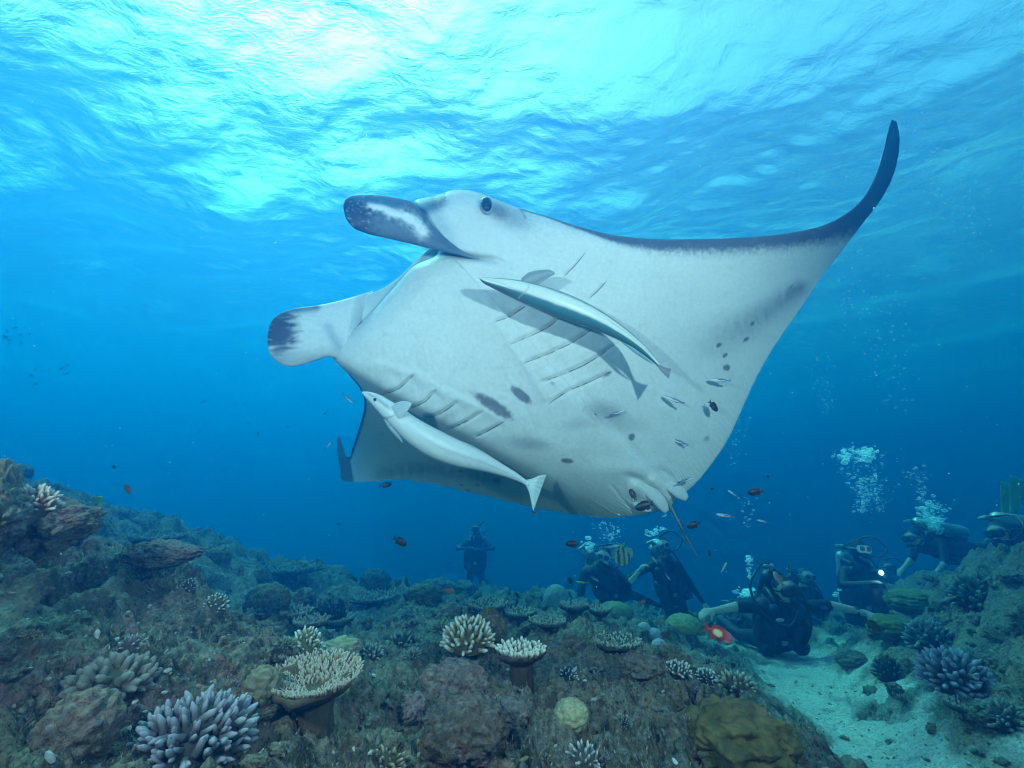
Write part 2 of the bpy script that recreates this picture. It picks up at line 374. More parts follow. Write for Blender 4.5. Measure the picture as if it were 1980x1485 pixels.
    wf = fbm(px/4, py/9, o=3, seed=37); darken(np.where(wing, sstep(2.3, 1.0, dl/wb + wn*.35 + wf*.7), 0), (.055, .07, .115))
    darken(np.where(SS < tk[6], sstep(tk[6], tk[4], SS), 0)*.85, (.07, .09, .13))
    darken(np.where(SS < tk[4], sstep(.2, .9, U), 0)*.6, (.03, .04, .06))
    darken(np.where(wing & (dl < 50), .35*sstep(3.2, 1.6, dl/wb + wn*.5 + wf), 0), (.2, .23, .28))
    # smoke-grey bands before the trailing edges
    d, sd, par = seg_dist(px, py, [(1548,556),(1500,592),(1440,630),(1370,668),(1320,690)])
    darken(.74*np.exp(-(d/np.interp(par, [0,1], [15,46]))**2)*np.interp(par, [0,.5,1], [1,.75,.15])*(1+.5*wn), (.17, .21, .26))
    d, sd, par = seg_dist(px, py, [(740,915),(830,905),(900,918),(960,925)])
    darken(np.where(SS > tk[30], .5*np.exp(-(d/16)**2)*(1+wn), 0), (.17, .21, .26))
    # spots
    def spot(x, y, rx, ry, ang, a=.85, soft=.25, col=(.10, .11, .15)):
        c_, s_ = math.cos(rad(ang)), math.sin(rad(ang)); qx = ((px-x)*c_ + (py-y)*s_)/rx; qy = (-(px-x)*s_ + (py-y)*c_)/ry
        r = np.hypot(qx, qy) + .35*fbm(px/5, py/5, o=2, seed=41); darken(a*sstep(1+soft, 1-soft, r), col)
    for a_ in [(955,785,42,11,33), (1008,764,24,9,40), (1221,845,7,6,-60), (1097,891,12,4.5,5), (1455,626,5,3,-50), (1443,656,7,3.5,-35), (1390,667,6,4,-40),
               (1402,687,6,3.5,-40), (1405,711,7,6,0), (1367,848,5,5,0,.5), (960,929,7,5,10,.5), (890,911,6,3,0,.6), (923,938,5,3,0,.6), (905,948,4,3,0,.5), (1174,724,10,3.5,-32,.75,.4), (1068,741,4,3,0,.4),(940,905,5,3,0,.4),(893,938,4,2.5,0,.5)]:
        spot(*a_)
    spot(1165,792,34,16,5,.45,.8); spot(1195,815,42,16,12,.32,.9); spot(1115,820,30,9,-8,.25,.9); spot(1025,858,34,11,8,.42,.8); spot(1150,700,26,18,-30,.16,.9)
    spot(870,800,14,14,0,.12,.9)
    # face
    spot(985,420,40,17,22,.55,.9,(.12,.16,.24)); spot(962,408,18,12,30,.6,.8,(.08,.10,.16)); spot(940,398,15,20,10,.35,.9,(.3,.36,.42))
    darken(np.where((px < 862) & (py < 440), sstep(30, 4, dl)*(.75+.8*wn), 0), (.05, .08, .13))
    spot(826,398,32,14,-12,.92,.7,(.05,.08,.13)); spot(812,415,14,20,20,.8,.7,(.06,.09,.15))
    d, sd, par = seg_dist(px, py, [(820,398),(845,425),(862,452),(884,492)]); darken(.45*np.exp(-(d/15)**2), (.22, .38, .48))
    d, sd, par = seg_dist(px, py, [(862,488),(905,497),(950,503),(985,520)]); darken(.8*np.exp(-(d/6)**2)*sstep(1, .3, par), (.10, .14, .2))
    d, sd, par = seg_dist(px, py, [(1003,403),(1012,412),(1016,422)]); darken(.7*np.exp(-(d/1.6)**2), (.1, .13, .2))
    # thin skin of the lower lip
    lip = (SS > tk[21]) & (SS < tk[27]); darken(np.where(lip, sstep(16, 0, dl)*.3, 0), (.35, .60, .68))
    darken(np.where((SS > tk[29]) & (SS < tk[38]), sstep(9, 2, dl + wn*4), 0), (.05, .07, .1))
    darken(np.where(SS >= tk[37], .85, 0), (.06, .08, .12))
    C *= (1 + .10*np.clip(fbm(px/7, py/7, o=3, seed=23), -.5, .5)*np.exp(-((px-1000)/400)**2))[..., None]; d_ = fbm(px/30, py/16, o=4, seed=24); darken(.22*sstep(.12, .5, d_), (.42,.46,.48))
    # scratches
    rng = np.random.RandomState(7)
    for k in range(26):
        x0, y0 = 700+rng.rand()*700, 500+rng.rand()*400; a_ = rng.rand()*3; l_ = 15+rng.rand()*45
        d, sd, par = seg_dist(px, py, [(x0, y0), (x0+l_*math.cos(a_), y0+l_*math.sin(a_))]); darken(.10*np.exp(-(d/1.5)**2))
    C2 = np.empty_like(C); C2[:] = (.035, .042, .05); sh = np.exp(-((px-1000)/90)**2-((py-520)/60)**2)[..., None]; C2 = C2*(1-.8*sh) + .5*sh*.8
    C2 = C2*(1+.3*fbm(px/40, py/40, o=3, seed=2))[..., None]
    CC = np.concatenate([C, C2[:, ::-1][:, 1:-1]], 1)
    V = V.reshape(-1, 3); CC = CC.reshape(-1, 3)
    k = len(V); V = np.concatenate([V, V[:m].mean(0)[None], V[-m:].mean(0)[None]]); CC = np.concatenate([CC, CC[:1], CC[-1:]])
    j = np.arange(m); j2 = (j+1) % m; b = (ns-1)*m
    F = np.concatenate([F, np.stack([np.full(m, k), j2, j, np.full(m, k)], -1), np.stack([np.full(m, k+1), b+j, b+j2, np.full(m, k+1)], -1)])
    skin = vmat('manta_skin', rough=.55, nscale=60, namt=.09, bump=.2, bdist=.003, spec=.3)
    obj('body', fmesh('manta_body', V-off, F, CC, skin), root)
    def depth_at(x, y):
        q = np.argmin((px-x)**2+(py-y)**2); return bel.flat[q]
    # gill slits: narrow dark openings lying in the grooves
    gm = pmat('gill_slit', (.04, .07, .09), .8)
    for L_, w_ in [(g_, 1.05) for g_ in GILLS_UP] + [(g_, .8) for g_ in GILLS_UP2] + [(g_, 1.05) for g_ in GILLS_LO]:
        q = spline(np.array(L_, float), np.linspace(0, 1, 22)); q[:, 1] += .8*fbm(q[:, 0]/9, q[:, 1]/9, o=2)
        q = np.array([(x, y, depth_at(x, y)-.0005) for x, y in q]); W = PW(q)
        r = w_/FOC*2.2*np.sin(np.linspace(.12, np.pi-.12, 22))**.5
        V_, F_, _ = tube(W, r, r*.6, ns=8, up=(0, -1, .2)); obj('gill_slit', fmesh('gill_slit', V_-off, F_, None, gm), root)
    # near head fin, rolled, dark with a white flash
    top = [(664,393),(668,385),(680,378),(705,376),(740,378),(775,384),(797,391),(815,408),(836,434),(862,460),(893,481),(930,495)]
    bot = [(664,402),(668,420),(682,439),(708,451),(745,460),(780,468),(812,476),(840,483),(866,489),(888,494),(912,500),(940,505)]
    dd_ = np.interp(np.linspace(0, 1, 12), [0, .3, .6, 1], [1.86, 1.92, 2.02, 2.135])
    V_, F_, s_, v_, sd_, q = ribbon(top, bot, dd_, dd_-.02, [.03, .07, .08, .085, .08, .06, .03], n=110, nv=54)
    n1 = fbm(q[:, 0]/12, q[:, 1]/9, o=4, seed=3); n2 = fbm(q[:, 0]/5, q[:, 1]/5, o=3, seed=6)
    c = lerp3((.10,.15,.21), (.03,.05,.10), sstep(745, 690, q[:, 0] + 30*n1))
    d, _, par = seg_dist(q[:, 0], q[:, 1], [(716,396),(745,405),(785,418),(806,432),(818,448)])
    c = lerp3(c, (.78,.82,.84), np.clip(np.exp(-(d/np.interp(par, [0,.5,1], [6,10,11]))**2)*1.2 + (n1*.9+n2*.5)*np.exp(-(d/20)**2), 0, 1))
    d, _, par = seg_dist(q[:, 0], q[:, 1], [(690,383),(730,386),(770,398)]); c = lerp3(c, (.06,.16,.27), .8*np.exp(-(d/9)**2))
    c = lerp3(c, (.5,.55,.6), np.clip(n2*2-.35, 0, .6)*(q[:, 0] < 715)); c = lerp3(c, (.30,.36,.42), sstep(.75, 1, s_)*.7)
    c = lerp3(c, (.04,.05,.06), sd_)
    obj('cephalic_fin', fmesh('cephalic_fin', V_-off, F_, c, skin), root, label='long rolled dark head fin with a white flash pointing forward')
    # far head fin, spread like a paddle
    top = [(517,648),(522,627),(533,612),(552,602),(580,595),(612,591),(650,583),(690,572),(722,562)]
    bot = [(517,662),(521,682),(534,698),(556,708),(586,705),(612,697),(636,690),(668,700),(700,706)]
    dd_ = np.interp(np.linspace(0, 1, 9), [0, .5, .85, 1], [2.0, 2.09, 2.18, 2.30])
    V_, F_, s_, v_, sd_, q = ribbon(top, bot, dd_+.02, dd_, [.02, .045, .055, .06, .08, .10, .06], n=120, nv=60)
    n1 = fbm(q[:, 0]/34, q[:, 1]/7, o=4, seed=13); dk = np.hypot((q[:, 0]-541)/34, (q[:, 1]-640)/50)
    c = lerp3((.70,.74,.76), (.05,.06,.11), np.clip(sstep(1.5, .45, dk + n1*.9 + .35*fbm(q[:, 0]/60, q[:, 1]/4, o=3, seed=19)), 0, 1)); 
    d, _, par = seg_dist(q[:, 0], q[:, 1], [(525,620),(560,600),(612,594)]); c = lerp3(c, (.06,.08,.14), .85*np.clip(np.exp(-(d/8)**2)+n1*.3, 0, 1)*(q[:, 0] < 625))
    c = lerp3(c, (.36,.40,.44), .7*np.exp(-((q[:, 1]-696)/16)**2)*sstep(640, 600, q[:, 0]))
    d, _, par = seg_dist(q[:, 0], q[:, 1], [(634,632),(650,662),(668,690)]); c = lerp3(c, (.30,.38,.5), .6*np.clip(np.exp(-(d/10)**2)+.3*n1, 0, 1))
    d, _, par = seg_dist(q[:, 0], q[:, 1], [(711,605),(700,620),(685,646)]); c = lerp3(c, (.1,.13,.18), .8*np.exp(-(d/1.3)**2))
    c = lerp3(c, (.04,.05,.06), sd_)
    obj('cephalic_fin', fmesh('cephalic_fin', V_-off, F_, c, skin), root, label='round paddle shaped head fin with a dark tip')
    # upper jaw seen behind the lower lip
    top = [(858,470),(832,479),(800,508),(765,541),(735,560),(690,575)]; bot = [(880,500),(850,510),(812,545),(778,600),(745,640),(690,665)]
    V_, F_, s_, v_, sd_, q = ribbon(top, bot, [2.27]*6, [2.245]*6, [.04, .06, .06, .05], n=50, nv=20)
    obj('upper_jaw', fmesh('upper_jaw', V_-off, F_, lerp3((.55,.64,.68), (.62,.68,.7), v_), skin), root)
    # eye
    ec = np.array([941, 398, depth_at(941, 398)-.002]); 
    def ball(c, rx, ry, rz, tilt=0, n=20, m=28):
        ph = np.linspace(0, np.pi, n)[:, None]; a = np.linspace(0, 2*np.pi, m, endpoint=False)[None]
        X = rx*np.sin(ph)*np.cos(a); Z = ry*np.sin(ph)*np.sin(a); Y = rz*np.cos(ph)*np.ones_like(a); ct, st = math.cos(tilt), math.sin(tilt)
        V = np.stack([X*ct-Z*st, Y, X*st+Z*ct], -1).reshape(-1, 3) + np.asarray(c); return V, grid_faces(n, m, wrap=True)
    ew = PW(ec); V_, F_ = ball(ew, .030, .044, .020, .15); obj('eyelid', fmesh('eyelid', V_-off, F_, np.tile([.30,.35,.40], (len(V_), 1)), skin), root)
    V_, F_ = ball(ew+[0, -.012, 0], .023, .036, .018, .15); eye = obj('eye', fmesh('eye', V_-off, F_, None, pmat('eyeball', (.02, .03, .06), .12, .6)), root)
    V_, F_ = ball(ew+[0, -.0250, .001], .007, .012, .006, .15); obj('pupil', fmesh('pupil', V_-off, F_, None, pmat('pupil', (.003, .003, .004), .06, .6)), eye)
    # pelvic fins, tail
    for ax, w_, dep in [([(1240,935),(1262,955),(1280,975),(1289,989)], [8, 13, 12, 6], 2.38), ([(1278,928),(1300,942),(1318,955),(1328,964)], [6, 12, 12, 6], 2.40), ([(1215,950),(1235,972),(1252,982),(1262,984)], [6, 12, 9, 4], 2.43)]:
        ax = np.array(ax, float); q = np.concatenate([ax, np.full((4, 1), dep)], 1); W = PW(q); r = np.array(w_)/FOC*dep
        V_, F_, _ = tube(W, r, r*.45, ns=20, up=(0, -1, .2), n=26); r_ = None
        obj('pelvic_fin', fmesh('pelvic_fin', V_-off, F_, np.tile([.62,.65,.66], (len(V_), 1)), skin), root)
    q = np.array([(1280,955,2.42),(1296,980,2.44),(1314,1015,2.50),(1332,1048,2.56),(1348,1074,2.62)]); r = np.array([.022,.010,.007,.0055,.003])
    V_, F_, _ = tube(PW(q), r, ns=14, n=60); obj('tail', fmesh('tail', V_-off, F_, lerp3((.5,.52,.5), (.22,.24,.2), np.linspace(0, 1, len(V_))), skin), root)
    return depth_at
manta_depth = manta()
# ---------------------------------------------------------------- reef
GP = [(-150,1485,.75),(0,1485,.82),(200,1485,.86),(400,1485,.95),(600,1485,1.08),(900,1485,1.2),(1150,1485,1.3),(1400,1485,1.5),(1520,1485,1.65),(1640,1485,2.15),(1800,1485,2.1),(1980,1485,1.9),
      (0,1350,.95),(120,1330,1.05),(300,1300,1.2),(400,1400,1.05),(600,1400,1.25),(0,1200,1.35),(120,1200,1.35),(250,1180,1.45),(0,1080,1.95),(100,1080,2.0),(200,1060,1.85),(0,985,1.75),(90,985,1.95),(300,1110,1.95),(400,1165,1.85),(480,1225,1.7),(560,1262,1.62),
      (760,1400,1.4),(800,1320,1.75),(900,1290,2.0),(1000,1310,1.9),(760,1290,2.1),(1150,1330,1.8),(1280,1310,1.95),(1400,1330,1.95),(1460,1400,1.8),(1350,1420,1.55),(1480,1345,2.05),
      (620,1240,2.6),(800,1240,2.7),(550,1190,3.2),(470,1140,3.8),(380,1095,3.6),(700,1200,3.4),(900,1215,3.2),(1100,1220,3.2),(1250,1250,2.7),(1330,1265,2.6),
      (330,1045,4.3),(250,1015,4.0),(480,1070,5.2),(600,1100,6.2),(740,1140,6.6),(850,1150,7.0),(1000,1155,7.2),(1150,1170,7.2),(1300,1190,7.0),(1400,1212,6.6),(900,1170,5.2),(1100,1185,4.8),(1300,1215,4.2),(650,1140,5.0),
      (1560,1440,2.6),(1600,1400,2.9),(1580,1330,3.5),(1560,1280,4.2),(1500,1240,5.6),(1450,1235,6.0),(1420,1290,3.6),(1500,1340,2.8),
      (1980,1400,2.0),(1980,1250,2.45),(1850,1350,2.5),(1800,1420,2.3),(1980,1110,3.3),(1850,1250,3.0),(1750,1300,3.2),(1800,1170,4.0),(1720,1230,4.4),(1650,1230,5.4),(1700,1180,5.8),(1800,1115,5.8),(1900,1080,5.2),(1980,1045,4.6),(1600,1215,6.2)]
GPW = PW(np.array(GP, float))
extra = np.array([(-9, 2, .9), (-7, 5.5, .1), (-6, 8, -.9), (-4, -3, -.4), (0, -3, -.8), (4, -3, -.9), (-1.6, .2, -.05), (0, 0, -.75), (1.6, 0, -.95), (9, 4, -.3), (10, 0, .2), (7, 7, -1.1), (-5, 1, .5), (-2.6, 1, .25), (4, 1, -.85), (6, 2.5, -.4)])
CTRL = np.concatenate([GPW, extra])
def tps_fit(X, Z, lam=2e-3):
    n = len(X); r = np.linalg.norm(X[:, None]-X[None], axis=-1); K = r*r*np.log(r+1e-9) + lam*np.eye(n)*10
    Pm = np.concatenate([np.ones((n, 1)), X], 1); A = np.block([[K, Pm], [Pm.T, np.zeros((3, 3))]])
    return np.linalg.solve(A, np.concatenate([Z, np.zeros(3)]))
TW = tps_fit(CTRL[:, :2], CTRL[:, 2])
def base_h(x, y):
    sh = x.shape; X = np.stack([x.ravel(), y.ravel()], -1); z = np.empty(len(X)); n = len(CTRL)
    for i in range(0, len(X), 60000):
        q = X[i:i+60000]; r2 = ((q[:, None]-CTRL[None, :, :2])**2).sum(-1)
        z[i:i+60000] = (.5*r2*np.log(r2+1e-12)) @ TW[:n] + TW[n] + q @ TW[n+1:]
    z = np.clip(z, -3, 1.0).reshape(sh)
    R = np.hypot(x, y-1); k = sstep(7.6, 15, R + .4*pn(x*.5, y*.5))
    return z*(1-k) + (-15 + 1.5*pn(x*.06, y*.06))*k
CHAN = PW(np.array([(1760,1500,2.1),(1640,1430,2.55),(1590,1370,3.0),(1570,1320,3.6),(1560,1280,4.2),(1500,1245,5.6)], float))[:, :2]
def worley(x, y, z=None, seed=0):
    """rounded lumps: 1 at cell centres falling to 0 in the creases"""
    if z is None: z = np.zeros_like(x); zr = (0,)
    else: zr = (-1, 0, 1)
    fx, fy, fz = np.floor(x), np.floor(y), np.floor(z); best = np.full(x.shape, 9.0)
    for i in (-1, 0, 1):
        for j in (-1, 0, 1):
            for k in zr:
                h = hash3(fx+i, fy+j, fz+k, seed)
                cx = fx+i+.5+.42*((h & 1023)/511.5-1); cy = fy+j+.5+.42*(((h >> 10) & 1023)/511.5-1); cz = fz+k+.5+.42*(((h >> 20) & 1023)/511.5-1)
                best = np.minimum(best, (x-cx)**2+(y-cy)**2+((z-cz)**2 if len(zr) > 1 else 0))
    return np.sqrt(np.clip(1-best/(.85 if len(zr) > 1 else .75), 0, 1))
def sand_mask(x, y):
    d, _, par = seg_dist(x, y, CHAN)
    n = fbm(x*2.1, y*2.1, o=4, seed=51)
    n = n*1.35
    return np.clip(sstep(.55, .12, d*np.interp(par, [0, 1], [1.0, .75]) + n*.62)*1.1, 0, 1)
def height(x, y):
    R = np.hypot(x, y); z = base_h(x, y); s = sand_mask(x, y); near = sstep(.2, .8, R)
    wx, wy = x + .10*pn(x*2.2, y*2.2, seed=71), y + .10*pn(x*2.2, y*2.2, seed=72)
    amp = 1 - .85*s
    d1 = fbm(wx*1.5, wy*1.5, o=2, seed=1)*.09
    d2 = (fbm(wx*3.1, wy*3.1, o=2, seed=2, billow=True)-.25)*.17
    d3 = (fbm(wx*8.5, wy*8.5, o=2, seed=3, billow=True)-.25)*.075
    wl = worley(wx*3.3, wy*3.3, seed=21)*sstep(-.15, .25, pn(x*1.3, y*1.3, seed=33))*.085 + worley(wx*9, wy*9, seed=22)*sstep(-.1, .3, pn(x*3.1, y*3.1, seed=34))*.032 + worley(wx*27, wy*27, seed=23)*sstep(-.1, .35, pn(x*4.7, y*4.7, seed=35))*.011
    d4 = (fbm(wx*24, wy*24, o=3, seed=4, billow=True)-.25)*.030
    pit = sstep(.30, .62, pn(wx*5.2, wy*5.2, seed=8))*.075 + sstep(.33, .6, pn(wx*14, wy*14, seed=9))*.028
    far = 1 + .5*sstep(2.5, 6, R)
    z = z + near*amp*((d1 + .6*d2)*far + 1.3*d3*far + 1.6*d4 + .9*wl*far - .05 - 2.1*pit) + .012*pn(x*5, y*5, seed=6)*s
    z = z + .25*sstep(3.5, 6, R)*fbm(x*.9, y*.9, o=3, seed=12)*amp*sstep(14, 8, R)
    return z
def turf_mat():
    """encrusted reef rock: turf, coralline pink, tan, ochre and pale crusts in patches of many sizes; Col carries sand or a rock's own colour, its alpha the share"""
    m, N, L = mat('reef_rock'); geo = N.new('ShaderNodeNewGeometry'); P_ = geo.outputs['Position']
    def noise(sc, det=4, off=0, rough=.6, dist=0):
        mp = N.new('ShaderNodeVectorMath'); mp.operation = 'ADD'; mp.inputs[1].default_value = (off*3.7, off*1.9, off*5.3); L.new(P_, mp.inputs[0])
        n = N.new('ShaderNodeTexNoise'); n.inputs['Scale'].default_value = sc; n.inputs['Detail'].default_value = det; n.inputs['Roughness'].default_value = rough; n.inputs['Distortion'].default_value = dist; L.new(mp.outputs[0], n.inputs['Vector']); return n.outputs[0]
    def rng_(src, a, b, c=0.0, d=1.0):
        r = N.new('ShaderNodeMapRange'); r.interpolation_type = 'SMOOTHSTEP'; r.inputs[1].default_value = a; r.inputs[2].default_value = b; r.inputs[3].default_value = c; r.inputs[4].default_value = d; L.new(src, r.inputs[0]); return r.outputs[0]
    def mix(fac, a, b):
        x = N.new('ShaderNodeMix'); x.data_type = 'RGBA'
        if hasattr(fac, 'links'): L.new(fac, x.inputs[0])
        else: x.inputs[0].default_value = fac
        for k, v in ((6, a), (7, b)):
            if hasattr(v, 'links'): L.new(v, x.inputs[k])
            else: x.inputs[k].default_value = tuple(v)+(1,)
        return x.outputs[2]
    A, B, C_, D = noise(2.2, 5, 1), noise(7, 5, 2, .65, .4), noise(18, 5, 3, .65, .6), noise(60, 6, 4, .7)
    c = mix(rng_(A, .42, .60), (.12,.12,.085), (.32,.265,.18))
    c = mix(rng_(B, .50, .66, 0, .85), c, (.05,.052,.04))
    c = mix(rng_(noise(9, 5, 5, .7, .8), .54, .66, 0, .8), c, (.46,.23,.24))
    c = mix(rng_(noise(13, 6, 6, .7, .5), .55, .68, 0, .8), c, (.56,.48,.34))
    c = mix(rng_(noise(6, 5, 7, .7, .6), .60, .70, 0, .7), c, (.25,.27,.08))
    c = mix(rng_(noise(24, 5, 8, .7, .5), .58, .70, 0, .75), c, (.50,.20,.09))
    c = mix(rng_(C_, .60, .72, 0, .8), c, (.55,.53,.48))
    c = mix(rng_(D, .52, .70, 0, .65), c, (.50,.44,.36)); c = mix(rng_(D, .48, .32, 0, .9), c, (.025,.022,.022))
    sep = N.new('ShaderNodeSeparateXYZ'); L.new(geo.outputs['Normal'], sep.inputs[0])   # silt tone on upward faces, painting lit tops against dark sides into the colour
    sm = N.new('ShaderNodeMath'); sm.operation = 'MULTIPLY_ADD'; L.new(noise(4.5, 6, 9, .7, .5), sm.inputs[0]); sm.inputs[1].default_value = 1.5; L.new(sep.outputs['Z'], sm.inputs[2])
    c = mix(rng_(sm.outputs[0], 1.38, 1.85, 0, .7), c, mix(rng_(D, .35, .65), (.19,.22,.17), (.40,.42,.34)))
    at = N.new('ShaderNodeAttribute'); at.attribute_name = 'Col'; own = N.new('ShaderNodeVectorMath'); own.operation = 'SCALE'; L.new(at.outputs['Color'], own.inputs[0]); L.new(rng_(D, .3, .7, .65, 1.3), own.inputs['Scale'])
    c = mix(at.outputs['Alpha'], c, own.outputs[0])
    vo = N.new('ShaderNodeTexVoronoi'); vo.inputs['Scale'].default_value = 42; L.new(P_, vo.inputs['Vector'])
    h1 = N.new('ShaderNodeMath'); h1.operation = 'MULTIPLY_ADD'; L.new(C_, h1.inputs[0]); h1.inputs[1].default_value = 2.2; L.new(D, h1.inputs[2])
    h2 = N.new('ShaderNodeMath'); h2.operation = 'MULTIPLY_ADD'; L.new(vo.outputs['Distance'], h2.inputs[0]); h2.inputs[1].default_value = -.5; L.new(h1.outputs[0], h2.inputs[2])
    b = N.new('ShaderNodeBump'); b.inputs['Strength'].default_value = 1; b.inputs['Distance'].default_value = .022; L.new(h2.outputs[0], b.inputs['Height'])
    p = N.new('ShaderNodeBsdfPrincipled'); p.inputs['Roughness'].default_value = .9; p.inputs['Specular IOR Level'].default_value = .15; L.new(c, p.inputs['Base Color']); L.new(b.outputs[0], p.inputs['Normal'])
    o_ = N.new('ShaderNodeOutputMaterial'); L.new(p.outputs[0], o_.inputs[0]); return m
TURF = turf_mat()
def terrain():
    a1 = np.linspace(-66, 66, 1000); a2 = np.linspace(66, 294, 90)[1:-1]; a = np.radians(np.concatenate([a1, a2])); na = len(a)
    r = np.concatenate([.3*(14/.3)**np.linspace(0, 1, 640), 14*(400/14)**np.linspace(0, 1, 40)[1:]]); nr = len(r)
    R, A = np.meshgrid(r, a, indexing='ij'); X = R*np.sin(A); Y = R*np.cos(A); Z = height(X, Y)
    V = np.stack([X, Y, Z], -1).reshape(-1, 3); V = np.concatenate([V, [[0, 0, float(height(np.zeros(1), np.zeros(1))[0])]]])
    F = grid_faces(nr, na, wrap=True, flip=True)
    j = np.arange(na); F = np.concatenate([F, np.stack([np.full(na, len(V)-1), (j+1) % na, j, np.full(na, len(V)-1)], -1)])
    s = sand_mask(X, Y)[..., None]; sp = (sstep(.1, .45, fbm(X*9, Y*9, o=3, seed=61)))[..., None]
    sandc = np.array([.80, .78, .70])*(1 - .3*sp); C = np.ones(X.shape+(4,)); C[..., :3] = np.array([.34,.35,.29])*(1-s) + sandc*s
    # pale silt lying on the farther flats
    silt = (sstep(-.1, .35, fbm(X*1.7, Y*1.7, o=4, seed=77))*sstep(2.0, 3.6, R)*.55)[..., None]; C[..., 3] = np.maximum(s, silt)[..., 0]
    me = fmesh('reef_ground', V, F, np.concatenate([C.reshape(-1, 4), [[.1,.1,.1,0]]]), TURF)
    obj('reef_ground', me, kind='structure')
terrain()
def ground(px, py):
    t = np.concatenate([np.linspace(.4, 4, 500), np.linspace(4, 16, 500)]); W = PW(np.stack([np.full_like(t, px), np.full_like(t, py), t], -1))
    h = height(W[:, 0], W[:, 1]); b = np.nonzero(W[:, 2] < h)[0]; i = b[0] if len(b) else len(t)-1
    return W[i], t[i]
ICO = {}
def ico(sub):
    if sub not in ICO:
        bm = __import__('bmesh').new(); __import__('bmesh').ops.create_icosphere(bm, subdivisions=sub, radius=1)
        V = np.array([v.co[:] for v in bm.verts]); F = np.array([[v.index for v in f.verts] + [f.verts[0].index] for f in bm.faces]); bm.free(); ICO[sub] = (V, F)
    return ICO[sub]
def rotz(V, a): c, s = math.cos(a), math.sin(a); return V @ np.array([[c, s, 0], [-s, c, 0], [0, 0, 1]])
def lump(seed, r, sub=5, rough=.25, freq=1.6, flat=0.0, lobes=0.0):
    V, F = ico(sub); o_ = seed*7.3
    d = 1 + rough*fbm(V[:, 0]*freq+o_, V[:, 1]*freq, V[:, 2]*freq, o=5, seed=seed, billow=True)*2 - rough*.5
    if lobes: d += lobes*(worley(V[:, 0]*2.3+o_, V[:, 1]*2.3, V[:, 2]*2.3, seed=seed+5)-.5)*.9 + lobes*.25*(worley(V[:, 0]*6+o_, V[:, 1]*6, V[:, 2]*6, seed=seed+6)-.5)
    W = V*d[:, None]*np.array(r)
    return W, F
def fingers(dome, n, flen, frad, seed, spread=1.0, lean=.35, jitter=.25):
    """finger roots and directions over a dome/plate given by dome(u,v)->(point, normal)"""
    rng = np.random.RandomState(seed); out = []
    for k in range(n):
        rr = math.sqrt((k+.5)/n); th = k*2.39996 + rng.randn()*.15; p, nn = dome(rr*spread, th)
        d = np.array(nn) + rng.randn(3)*jitter; d /= np.linalg.norm(d); out.append((np.array(p), d, flen*(.75+.5*rng.rand()), frad*(.8+.4*rng.rand())))
    return out
def finger_mesh(seed, L, r, ns=8, nr=9, knob=.5):
    rng = np.random.RandomState(seed); t = np.linspace(0, 1, nr); rad_ = r*np.array([1.15, 1.1, 1.0, .95, .92, .88, .80, .60, .25])
    path = np.stack([.10*L*np.sin(t*2+rng.rand()*6)*t, .10*L*np.cos(t*2+rng.rand()*6)*t, t*L], -1)
    V, F, _ = tube(path, rad_, ns=ns, up=(1, 0, 0)); V = V + .16*r*rng.randn(*V.shape)*knob
    return V, F
